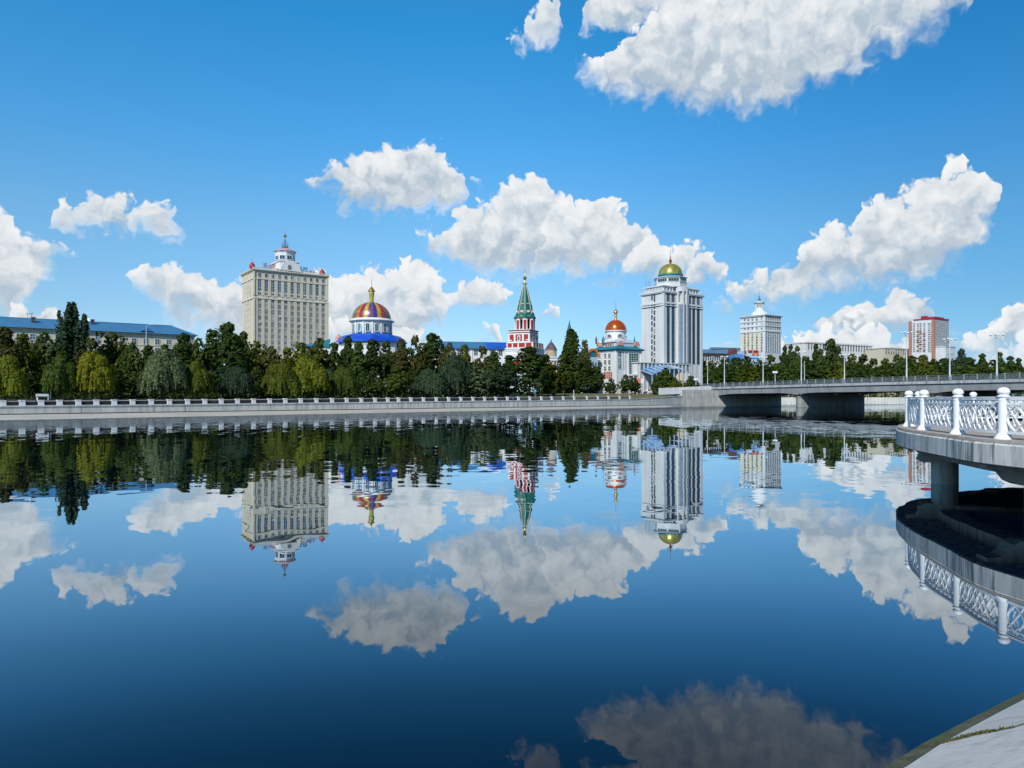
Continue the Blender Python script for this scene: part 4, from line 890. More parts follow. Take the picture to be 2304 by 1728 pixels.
# ---- 2 long block with a blue hipped roof
def longblock():
    th = R(35); e = Vector((math.cos(th), math.sin(th))); p1 = Vector((XA(445, 215), 215)); Lx = 92.0; p0 = p1-e*Lx
    b = Bld('apartment_block', 'long cream apartment block under a blue hipped roof', 'building', CX+F*p0.x/p0.y, p0.y)
    Wd, Dp = Lx-.9, 12.0; H = b.z(751.5, Wd)
    q = MB(); q.box(0, Wd, 0, Dp, -1, H-.5); q.box(-.25, Wd+.25, -.25, Dp+.25, H-.9, H-.45); q.box(-.15, Wd+.15, -.12, Dp+.12, H-3.9, H-3.7)
    for px in (100, 329): x = b.fx(px); q.box(x-.12, x+.12, -.2, -.003, 0, H-.9)
    b.part(q, 'wall', [m_cream])
    xr = b.fx(388, Dp/2); hr = b.z(733.5, xr, Dp/2)
    q = MB(); q.add([(-.9, -.9, H-.45), (Wd+.9, -.9, H-.45), (Wd+.9, Dp+.9, H-.45), (-.9, Dp+.9, H-.45), (3, Dp/2, hr), (xr, Dp/2, hr)], [(0, 1, 5, 4), (1, 2, 5), (2, 3, 4, 5), (3, 0, 4), (0, 3, 2, 1)])
    q.bar((3, Dp/2, hr), (xr, Dp/2, hr), .35, .3)
    for k in range(0, 150):
        x = -.4+k*.6
        if x < Wd: z1 = hr if 3 < x < xr else None; 
    for px, w in ((328, 1.7),):
        x = b.fx(px, 1.5); z0 = H+.1; q.add([(x-w, -.5, z0), (x+w, -.5, z0), (x+w, 3.6, z0+1.1), (x-w, 3.6, z0+1.1), (x, -.6, z0+.95), (x, 3.6, z0+1.25)], [(0, 1, 4), (0, 4, 5, 3), (1, 2, 5, 4)])
    b.part(q, 'roof', [m_broof])
    for px, y in ((75, 3.2), (208, 4.2)):
        x = b.fx(px, y); q = MB(); z0 = H+y*.33; q.box(x-.45, x+.45, y-.4, y+.4, z0-.8, z0+1.5); q.box(x-.55, x+.55, y-.5, y+.5, z0+1.5, z0+1.65); b.part(q, 'chimney', [m_dkm])
    for px in (62, 71): 
        x = b.fx(px, 6); q = MB(); q.bar((x, 6, hr), (x, 6, hr+1.6), .06); q.bar((x-.5, 6, hr+1.3), (x+.5, 6, hr+1.5), .08); q.bar((x-.3, 6, hr+1.0), (x+.4, 6, hr+1.1), .06); b.part(q, 'aerial', [m_dkm])
    xs = []; x = 1.6
    while x < Wd-1: xs.append(x); x += 2.95
    zt_ = H-3.35
    used = windows(b, frame_prof(1.15, 1.35, 2, 2), [g_blue, m_fr], [(x, -.005, zt_, 0) for x in reversed(xs)])
    used = windows(b, frame_prof(1.25, 1.5, 2, 2), [g_dark, m_fr], [(x, -.005, zt_-2.6, 0) for x in reversed(xs)], used=used)
    used = windows(b, frame_prof(1.25, 1.5, 2, 2), [g_dark, m_fr], [(x, -.005, zt_-5.2, 0) for x in reversed(xs)], used=used)
longblock()
# ---- 3 striped dome hall
def domehall():
    b = Bld('dome_hall', 'white arched drum under a striped rainbow mosaic dome with a gold finial', 'building', 836, 270, 0); m = b.m(); z = b.z
    r = 43*m; q = MB(); hd = z(680)-z(719)
    cols = [0, 1, 2, 7, 3, 5, 4, 7, 6, 2, 8, 8, 4, 3, 0, 1, 7, 4, 5, 6, 8, 2, 3, 1, 7, 0]; ng = len(cols); a_off = R(-90)-2*math.pi*5.5/ng+math.pi
    prof = [(math.cos(t)*r, z(719)+math.sin(t)*hd*1.0) for t in [math.pi/2*i/12 for i in range(13)]]
    prof = [(rr if i < 11 else max(rr, r*.105), zz) for i, (rr, zz) in enumerate(prof)]
    mosaic = [mat('tile_'+nm, c, .32, var=.5, scale=1.6, spec=.7, col2=c2) for nm, c, c2 in (('lime', (.30, .33, .03), (.16, .24, .02)), ('slate', (.10, .10, .11), (.2, .19, .1)), ('yellow', (.50, .33, .02), (.42, .22, .03)), ('magenta', (.30, .012, .045), (.42, .06, .02)), ('crimson', (.26, .012, .03), (.2, .015, .06)), ('gold', (.42, .36, .04), (.28, .28, .03)), ('purple', (.12, .03, .13), (.2, .04, .12)), ('orange', (.55, .20, .01), (.40, .09, .01)), ('blue', (.025, .03, .26), (.06, .03, .2)))]
    for k in range(ng):
        a0 = a_off+2*math.pi*(k-.46)/ng; a1 = a_off+2*math.pi*(k+.46)/ng; am = (a0+a1)/2
        rings = [[(rr*math.cos(a), rr*math.sin(a), zz) for a, rr in ((a0, rr0), (am, rr0*1.012), (a1, rr0))] for rr0, zz in prof]
        q.loft(rings, cols[k], True, False, False)
        rings = [[(rr0*1.004*math.cos(a), rr0*1.004*math.sin(a), zz+.01) for a in (a1, a_off+2*math.pi*(k+.5)/ng, a_off+2*math.pi*(k+.54)/ng)] for rr0, zz in prof]
        q.loft(rings, 1 if k % 2 else 4, True, False, False)
    b.part(q, 'dome', mosaic)
    q = MB(); n = 14; a0 = R(-90)+math.pi/n
    q.lathe([(r*1.0, z(755)), (r*1.0, z(752)), (r*1.035, z(728)), (r*1.06, z(727.5)), (r*1.08, z(725.5)), (r*1.17, z(724.5)), (r*1.18, z(723)), (r*1.10, z(721.5)), (r*1.06, z(719.5)), (r*1.0, z(718.5)), (0, z(718.5))], n*2, (0, 0), 0, False, a0)
    for k in range(n):
        a = a0+2*math.pi*k/n; rr = r*1.04
        q.loft([[(rr*s_*math.cos(a+d), rr*s_*math.sin(a+d), zz) for s_, d in ((.97, -.045), (1.03, -.045), (1.03, .045), (.97, .045))] for zz, s2 in ((z(753), 1), (z(728), 1))], 0)
    b.part(q, 'drum', [m_wht])
    wq = frame_prof(1.7, z(731)-z(749.5), 2, 1, fr=.28, arch=True); me = wq.mesh('arched_window', [g_teal, m_wht])
    for k in range(n):
        a = R(-90)+2*math.pi*k/n; rr = r*1.012*math.cos(math.pi/n/2)+.30; o = link('arched_window', me, b.root, (rr*math.cos(a), rr*math.sin(a), z(749.5))); o.rotation_euler = (R(-4), 0, a+math.pi/2)
    q = MB(); q.lathe([(5.2*m, z(682)), (4.8*m, z(676)), (5.2*m, z(668)), (6.4*m, z(660)), (6.4*m, z(659)), (0, z(659))], 12, (0, 0), 0); q.lathe([(6.8*m, z(657.5)), (7.0*m, z(656.5)), (8.2*m, z(655.5)), (7.6*m, z(654)), (4.6*m, z(650)), (1.6*m, z(645.5)), (.5*m, z(643.5)), (.12, z(642)), (.03, z(623))], 14, (0, 0), 1); q.lathe([(6.2*m, z(659)), (6.2*m, z(657)), (0, z(657))], 12, (0, 0), 2)
    b.part(q, 'finial', [mosaic[5], m_gold, m_wht])
    q = MB(); n = 8; q.lathe([(r*1.06, z(752.5)), (r*1.5, z(757)), (r*1.85, z(771)), (r*1.88, z(772.5)), (r*1.7, z(773))], n, (0, 0), 0, False, R(10)); b.part(q, 'skirt_roof', [m_bblue])
    q = MB(); q.lathe([(r*1.68, -1), (r*1.68, z(773))], n, (0, 0), 0, False, R(10)); q.lathe([(r*1.72, z(779)), (r*1.72, z(777)), (r*1.69, z(777))], n, (0, 0), 0, False, R(10)); b.part(q, 'wall', [m_wht])
domehall()
def sidehall():
    b = Bld('pavilion', 'low pavilion with blue and teal sloping roofs beside the cream hotel', 'building', 664, 262, 12); z = b.z
    x1, x2, x3 = b.fx(702), b.fx(741), b.fx(800)
    q = MB(); q.box(0, x3, .3, 14, -1, z(778)); q.box(x2+.3, x3, .31, 9, z(778), z(772)); b.part(q, 'wall', [m_wht])
    q = MB(); q.add([(-.6, -.6, z(779)), (x1, -.6, z(777)), (x1, 9, z(768)), (-.6, 9, z(774)), (-.6, -.6, z(780.5)), (x1, -.6, z(778.5)), (x1, 9, z(769.5)), (-.6, 9, z(775.5))], [(0, 1, 2, 3), (7, 6, 5, 4), (0, 4, 5, 1), (1, 5, 6, 2), (2, 6, 7, 3), (3, 7, 4, 0)]); b.part(q, 'canopy', [m_broof])
    q = MB(); q.add([(x1, -.4, z(775)), (x2, -.4, z(772)), (x2, 10, z(756)), (x1, 10, z(767)), (x1, -.4, z(777)), (x2, -.4, z(780)), (x2, 10, z(780)), (x1, 10, z(778))], [(0, 1, 2, 3), (7, 6, 5, 4), (0, 4, 5, 1), (1, 5, 6, 2), (2, 6, 7, 3), (3, 7, 4, 0)]); b.part(q, 'teal_roof', [m_teal])
    q = MB(); q.add([(x2, -.3, z(771)), (x3, -.3, z(764)), (x3, 9, z(761)), (x2, 9, z(766)), (x2, -.3, z(773)), (x3, -.3, z(768)), (x3, 9, z(766)), (x2, 9, z(769))], [(0, 1, 2, 3), (7, 6, 5, 4), (0, 4, 5, 1), (1, 5, 6, 2), (2, 6, 7, 3), (3, 7, 4, 0)]); b.part(q, 'pale_roof', [m_lblue])
    c = (b.fx(761, 5), 5); m = b.m(*c); q = MB(); q.lathe([(6*m, z(766)), (6*m, z(757)), (7*m, z(756.5)), (5*m, z(751)), (1*m, z(747.5)), (.05, z(745))], 10, c); b.part(q, 'cupola', [m_salmon])
sidehall()
# ---- 4 long blue roof and 5 red church tower
def church():
    b = Bld('long_hall', 'low white hall with a long bright blue roof, joined to the red tower', 'building', 978, 256, 14); z = b.z
    x1 = b.fx(1146); xm = b.fx(1097)
    q = MB(); q.box(0, x1, 0, 14, -1, z(784)); q.box(-.3, x1, -.3, 14.2, z(785), z(783)); 
    for k in range(9): x = x1*(k+.4)/9; q.box(x-.25, x+.25, -.25, -.002, 0, z(785)-.003)
    b.part(q, 'wall', [m_wht])
    q = MB(); hr = z(768.5, xm*.5, 7)
    for xa, xb, m_ in ((-.8, xm, 0), (xm, x1+1, 1)):
        q.add([(xa, -.8, z(783)), (xb, -.8, z(783)), (xb, 7, hr), (xa, 7, hr), (xb, 14.8, z(783)), (xa, 14.8, z(783))], [(0, 1, 2, 3), (3, 2, 4, 5), (0, 3, 5), (1, 4, 2)], m_)
    b.part(q, 'roof', [m_broof, m_bblue])
    windows(b, frame_prof(1.3, 2.2, 2, 3), [g_dark, m_fr], [(x1*(k+.9)/9, -.005, z(797), 0) for k in range(8)])
    # the tower
    b = Bld('church_tower', 'red and white church bell tower with a tall green tent spire', 'tower', 1181, 264, 0); m = b.m(); z = b.z
    def octa(R_, a0=-90): return [(R_*math.cos(R(a0)+k*math.pi/4), R_*math.sin(R(a0)+k*math.pi/4)) for k in range(8)]
    q = MB(); rings = [[(x, y, z(yy)) for x, y in octa(rr*m)] for yy, rr in ((717, 25.5), (715, 25), (708, 20.8), (700, 18.6), (675, 12.6), (639, 3.6))]
    q.loft(rings, 0); q.lathe([(5*m, z(639.5)), (5*m, z(638)), (3*m, z(637.8))], 8, (0, 0), 0, False, R(-90)); b.part(q, 'tent_spire', [m_green])
    q = MB()
    for k in range(8):
        a = R(-90)+k*math.pi/4; c, s_ = math.cos(a), math.sin(a); q.bar((20.9*m*c, 20.9*m*s_, z(708)), (3.7*m*c, 3.7*m*s_, z(640)), .17, .14)
        a += math.pi/8; c, s_ = math.cos(a), math.sin(a)
        for yy, rr, w in ((685, 15.2, .5), (702, 19.2, .7)):
            t = Vector((-s_, c)); ap = rr*m*math.cos(math.pi/8); p = Vector((c, s_))*(ap+.12); q.bar((p.x-t.x*w, p.y-t.y*w, z(yy)), (p.x+t.x*w, p.y+t.y*w, z(yy)), .15, .22)
            if yy == 702: q.bar((p.x, p.y, z(yy+2.5)), (p.x*.985, p.y*.985, z(yy-2)), .9, .3)
    b.part(q, 'spire_rib', [m_creaml])
    q = MB(); q.lathe([(2.4*m, z(638)), (1.8*m, z(634)), (1.1*m, z(631)), (1.6*m, z(630)), (4.3*m, z(626.5)), (4.4*m, z(625)), (2*m, z(622)), (.6*m, z(620)), (.5*m, z(612)), (.03, z(598))], 12); q.bar((-1.4*m, 0, z(611)), (1.6*m, 0, z(610)), .14); q.bar((-.9*m, 0, z(608)), (1.2*m, 0, z(613.5)), .1); b.part(q, 'finial', [m_gold])
    # belfry: eight piers, arches, dark inside
    q = MB(); zb, zt_ = z(743.5), z(716)
    q.prism(octa(22.3*m), zb-.4, zb+.25); q.prism(octa(23.5*m), z(718.2), z(716.2)); q.prism(octa(15*m), zb, zt_, 2)
    for k in range(8):
        a = R(-90)+k*math.pi/4; c, s_ = math.cos(a), math.sin(a); p = Vector((c, s_))*21.6*m; t = Vector((-s_, c)); 
        q.prism([(p.x+t.x*d+c*e_, p.y+t.y*d+s_*e_) for d, e_ in ((-.55, -.6), (.55, -.6), (.45, .12), (-.45, .12))], zb, z(720), 1)
        for d in (-.62, .62): q.lathe([(.30, zb), (.26, z(724)), (.36, z(722.5)), (.36, z(720))], 8, (p.x+t.x*d-c*.1, p.y+t.y*d-s_*.1), 0)
        am = a+math.pi/8; c, s_ = math.cos(am), math.sin(am); t = Vector((-s_, c)); ap = 22.3*m*math.cos(math.pi/8); hw = 22*m*math.sin(math.pi/8)-.05
        for rr, z0, wd, mm in ((hw*.60, z(725), .5, 1), (hw*.92, z(722), .42, 0)):                 # arch and gable moulding
            pts = [(rr*math.cos(math.pi*i/10), z0+rr*1.15*math.sin(math.pi*i/10)) for i in range(11)]
            for (u0, w0), (u1, w1) in zip(pts, pts[1:]): q.bar((c*ap+t.x*u0, s_*ap+t.y*u0, w0), (c*ap+t.x*u1, s_*ap+t.y*u1, w1), wd, .5, mm)
        for u0 in (-hw*.66, hw*.66): q.bar((c*ap+t.x*u0, s_*ap+t.y*u0, zb), (c*ap+t.x*u0, s_*ap+t.y*u0, z(725)), .4, .35, 1)
    b.part(q, 'belfry', [m_wht, m_red, mat('belfry_dark', (.05, .022, .018), .9)])
    def sq(w): return [(c_.real, c_.imag) for c_ in [complex(x, y)*complex(math.cos(R(66.5)), math.sin(R(66.5))) for x, y in ((-w, -w), (w, -w), (w, w), (-w, w))]]
    # upper and lower square stages, corner towards the water
    def stage(q, cxx, hw, y0, y1, mm): 
        q.prism([(x+cxx, y) for x, y in sq(hw)], z(y0), z(y1), mm)
    q = MB(); off = (1177.5-1181)*m; h1 = 50*m/2
    stage(q, off, h1, 772, 749.5, 1)
    for y0, y1, k, mm in ((749.6, 748, 1.05, 0), (748, 746.2, 1.0, 0), (746.2, 744.6, 1.06, 1), (744.6, 743.6, 1.1, 0), (754.6, 752, 1.03, 0), (773, 770, 1.04, 0)): stage(q, off, h1*k, y0, y1, mm)
    def face_bits(q, cxx, hw, items):
        """small pieces on the two faces seen: face (0 = towards -n, 1 = towards -e), u along the face, z0, z1, half width"""
        e_ = Vector((math.cos(R(66.5)), math.sin(R(66.5)))); n_ = Vector((-e_.y, e_.x))
        for f, u, y0, y1, w, mm, dp in items:
            d = e_ if f == 0 else n_; nn = -n_ if f == 0 else -e_
            c_ = Vector((cxx, 0))+nn*(hw-.01)+d*(u*hw); q.prism([tuple(c_-d*w), tuple(c_+d*w), tuple(c_+d*w+nn*dp), tuple(c_-d*w+nn*dp)], z(y0), z(y1), mm)
    it = []
    for f in (0, 1):
        for u in (-.95, -.40, .40, .95): it.append((f, u, 770, 754.5, .22 if abs(u) > .9 else .34, 0, .22))
        it += [(f, 0, 769, 757, .55, 0, .2), (f, 0, 767, 759, .28, 2, .26), (f, .78, 768, 766, .5, 0, .3), (f, -.78, 768, 766, .5, 0, .3), (f, .78, 764, 758, .32, 1, .1)]
    face_bits(q, off, h1, it)
    b.part(q, 'upper_stage', [m_wht, m_red, g_dark])
    q = MB(); h2 = 62*m/2; off2 = (1181.5-1181)*m
    stage(q, off2, h2, 786, 772.5, 1)
    for y0, y1, k, mm in ((773.8, 772.4, 1.03, 0), (784.5, 783.6, 1.04, 0), (800, 784.6, 1.09, 0), (787, 785.5, 1.14, 0), (791, 789.5, 1.13, 0), (830, 799.9, 1.02, 3), (804, 800, 1.06, 0), (809, 806, 1.05, 1), (822, 812, 1.05, 1), (825, 822, 1.08, 0)): stage(q, off2, h2*k, y0, y1, mm)
    face_bits(q, off2, h2, [(f, u, 783.2, 774.5, .22, 0, .25) for f in (0, 1) for u in (-.97, -.45, .1, .55, .97)])
    stage(q, off2, h2*1.0, 870, 829.9, 3)
    b.part(q, 'lower_stage', [m_wht, m_red, g_dark, m_lblue])
church()
def spirelet():
    b = Bld('spire_turret', 'slim turret with a pointed green roof behind the dark pointed tree', 'tower', 1281, 290, 0); m = b.m(); z = b.z
    q = MB(); q.lathe([(7.5*m, z(753)), (7*m, z(750)), (4*m, z(738)), (1.5*m, z(728)), (.03, z(720))], 8, smooth=False); b.part(q, 'roof', [m_green])
    q = MB(); q.lathe([(6.4*m, -1), (6.4*m, z(752.9)), (6.9*m, z(752.9)), (6.9*m, z(752))], 8, smooth=False); b.part(q, 'wall', [m_wht])
    b = Bld('round_pavilion', 'small round pavilion with a dark cone roof and a white colonnade', 'building', 1240, 258, 0); m = b.m(); z = b.z
    q = MB(); q.lathe([(14*m, z(787)), (13*m, z(785)), (9.5*m, z(779)), (5*m, z(772.5)), (2*m, z(769.5)), (1.2*m, z(768)), (1.6*m, z(767)), (.04, z(763))], 16); b.part(q, 'cone_roof', [m_dvio])
    q = MB(); q.lathe([(12.5*m, -1), (12.5*m, z(789)), (13.4*m, z(788.5)), (13.4*m, z(787))], 16); b.part(q, 'drum', [m_tan])
    q = MB(); x0, x1 = b.fx(1238, -1.5), b.fx(1272, -1.5); q.box(x0, x1, -1.5, 5, -1, 4.0); q.box(x0-.3, x1+.3, -2.4, 5.2, z(812), z(807)); q.box(x0-.5, x1+.5, -2.6, 5.4, z(807), z(803.5), 1)
    q.box(x0, x1, -.6, 5, 4, z(812))
    for k in range(6): q.lathe([(.22, 0), (.2, z(812)-.3), (.32, z(812))], 8, (x0+.3+(x1-x0-.6)*k/5, -2.0), 0)
    b.part(q, 'colonnade', [m_wht, m_lblue])
    windows(b, frame_prof(.7, 2.6, 1, 2), [g_dark, m_fr], [(x0+.3+(x1-x0-.6)*(k+.5)/5, -.62, 4.6, 0) for k in range(5)])
spirelet()
# ---- 6 white building with the orange dome
def orangedome():
    b = Bld('domed_building', 'white four storey building with a glossy orange dome and teal eaves', 'building', 1386, 268); z = b.z
    Wd = b.fx(1444); Dp = b.fy(1336); H = z(784.5)
    q = MB(); q.box(0, Wd, 0, Dp, -1, H-.2)
    for x in (.25, Wd*.33, Wd*.46, Wd-.45): q.box(x-.25, x+.25, -.2, -.002, 0, H-.8)
    for y in (.25, Dp-.3): q.box(-.2, -.002, y-.25, y+.25, 0, H-.8)
    q.box(-.15, Wd+.15, -.25, Dp+.1, H-1.0, H-.75)
    b.part(q, 'wall', [m_wht])
    q = MB(); q.box(-.9, Wd+.9, -.9, Dp+.9, H-.2, H+.12); q.box(-.6, Wd+.6, -.6, Dp+.6, H-.42, H-.2)
    q.add([(-.6, -.6, H+.12), (Wd+.6, -.6, H+.12), (Wd+.6, Dp+.6, H+.12), (-.6, Dp+.6, H+.12), (1.0, 1.0, H+1.1), (Wd-1.0, 1.0, H+1.1), (Wd-1.0, Dp-1.0, H+1.1), (1.0, Dp-1.0, H+1.1)], [(0, 1, 5, 4), (1, 2, 6, 5), (2, 3, 7, 6), (3, 0, 4, 7), (4, 5, 6, 7)])
    b.part(q, 'eaves', [m_teal])
    q = MB(); q.box(1.2, Wd-1.2, 1.2, Dp-1.2, H+.9, z(768)); q.box(1.0, Wd-1.0, 1.0, Dp-1.0, z(768)-.25, z(768)); b.part(q, 'attic', [m_lblue])
    windows(b, frame_prof(.7, .9, 1, 1, fr=.14), [g_dark, m_salmon], [(x, 1.19, H+1.3, 0) for x in (2.6, 4.6, Wd-3)]+[(1.19, y, H+1.3, LEFT) for y in (3, 4.2, 5.4, 6.6)])
    def gable(x, y, rot, r): 
        q = MB(); n = 10; pts = [(r*math.cos(math.pi*i/n), r*math.sin(math.pi*i/n)*1.15) for i in range(n+1)]; q.add([(px_, -.1, pz) for px_, pz in pts]+[(px_, .5, pz) for px_, pz in pts], [tuple(range(n+1)), tuple(range(2*n+1, n, -1))]+[(i, (i+1) % (n+1), n+1+(i+1) % (n+1), n+1+i) for i in range(n+1)])
        q.build('gable', [m_salmon], b.root, (x, y, z(776)), rot)
    gable(Wd*.24, .9, 0, 1.5); gable(Wd-1.6, .9, 0, 1.6); gable(.9, Dp-2.2, LEFT, 1.6)
    cx = b.fx(1385.5, Dp*.45); cy_ = Dp*.45; m = b.m(cx, cy_); zz = lambda y: b.z(y, cx, cy_); c = (cx, cy_)
    q = MB(); q.lathe([(24*m, zz(770)), (23*m, zz(766)), (22.5*m, zz(749)), (25*m, zz(746.5)), (25*m, zz(744.5)), (0, zz(744.5))], 24, c); q.box(cx-26*m, cx+26*m, cy_-26*m, cy_+26*m, z(768), zz(766)); b.part(q, 'drum', [m_wht])
    me = frame_prof(2.0, 1.25, 3, 1, fr=.25, arch=True).mesh('lunette', [g_dark, m_wht])
    for k in range(6): a = R(-90-20)+k*math.pi/3; link('lunette', me, b.root, (cx+23.2*m*math.cos(a), cy_+23.2*m*math.sin(a), zz(761)), a+math.pi/2)
    q = MB(); q.lathe([(24*m*math.cos(t), zz(744.5)+(zz(719.5)-zz(744.5))*math.sin(t)) for t in [math.pi/2*i/12 for i in range(13)]], 32, c); b.part(q, 'dome', [mat('orange_gilt', (.62, .10, .012), .22, metal=.55, var=.18, scale=.8, spec=.7)])
    q = MB(); q.lathe([(3.6*m, zz(721)), (3.2*m, zz(717)), (2.5*m, zz(714)), (3.3*m, zz(710)), (2.4*m, zz(708)), (2.6*m, zz(706.5)), (5.4*m, zz(703.5)), (5.4*m, zz(701.5)), (3*m, zz(698)), (1*m, zz(696.5)), (.12, zz(694)), (.03, zz(676))], 12, c); b.part(q, 'finial', [m_gold])
    for px, y, yb, yt, mt in ((1341.5, Dp-1.4, 767, 757, m_dvio), (1357.5, Dp-4.5, 767, 754, m_teal), (1427.5, 2.0, 770, 756, m_teal)):
        x = b.fx(px, y); r = 4.2*m if px == 1357.5 else 2.6*m; q = MB(); q.lathe([(r*.8, z(770)), (r*.8, b.z(yb, x, y)), (r, b.z(yb-1, x, y)), (r*.7, b.z(yb-5, x, y)), (.2, b.z(yb-8, x, y)), (.03, b.z(yt, x, y))], 10, (x, y)); b.part(q, 'turret', [mt])
    L_ = [(y, 1.3) for y in (b.fy(1349), b.fy(1362), b.fy(1371.5))]
    used = windows(b, frame_prof(1.15, 1.5, 2, 2), [g_dark, m_fr], [(-.005, y, z(yy, 0, y), LEFT) for yy in (805, 819.5, 833.5, 847) for y, _ in L_])
    used = windows(b, frame_prof(1.5, 1.6, 2, 2), [g_blue, m_fr], [(b.fx(1394), -.005, z(yy), 0) for yy in (801.5, 815.5, 829)], used=used)
    used = windows(b, frame_prof(.85, 1.6, 2, 2), [g_blue, m_fr], [(b.fx(1404.3), -.005, z(yy), 0) for yy in (801.5, 815.5, 829)], used=used)
    x0, x1 = b.fx(1414), b.fx(1435); q = frame_prof(x1-x0, z(794)-z(842), 4, 9, m_in=.09, fr=.15); q.build('glass_bay', [g_green, m_fr], b.root, ((x0+x1)/2, -.25, z(842)))
    q = MB(); q.box(x0-.6, x1+1.2, -3.2, -.3, z(842)-.4, z(842)); 
    for x in (x0-.2, (x0+x1)/2, x1+.8): q.lathe([(.18, -1), (.18, z(842)-.4)], 8, (x, -2.9))
    b.part(q, 'porch', [m_wht])
    # orange gable of the neighbour
    b = Bld('gabled_house', 'house with an orange painted round gable among the trees', 'building', 1322, 268); z = b.z
    Wd, Dp = b.fx(1345), b.fy(1300); q = MB(); q.box(0, Wd, 0, Dp, -1, z(802)); b.part(q, 'wall', [m_lblue])
    q = MB(); n = 12; pts = [(Wd/2+Wd*.48*math.cos(math.pi*i/n), z(802)+(z(786)-z(802))*math.sin(math.pi*i/n)) for i in range(n+1)]
    q.add([(x, -.1, zz) for x, zz in pts]+[(x, Dp, zz) for x, zz in pts], [tuple(range(n+1)), tuple(range(2*n+1, n, -1))]+[(i, (i+1) % (n+1), n+1+(i+1) % (n+1), n+1+i) for i in range(n+1)]); b.part(q, 'vault', [m_teal])
    q = MB()
    for i in range(n): a, c = pts[i], pts[i+1]; q.bar((a[0], -.2, a[1]), (c[0], -.2, c[1]), .5, .8)
    b.part(q, 'gable_trim', [m_oran])
orangedome()
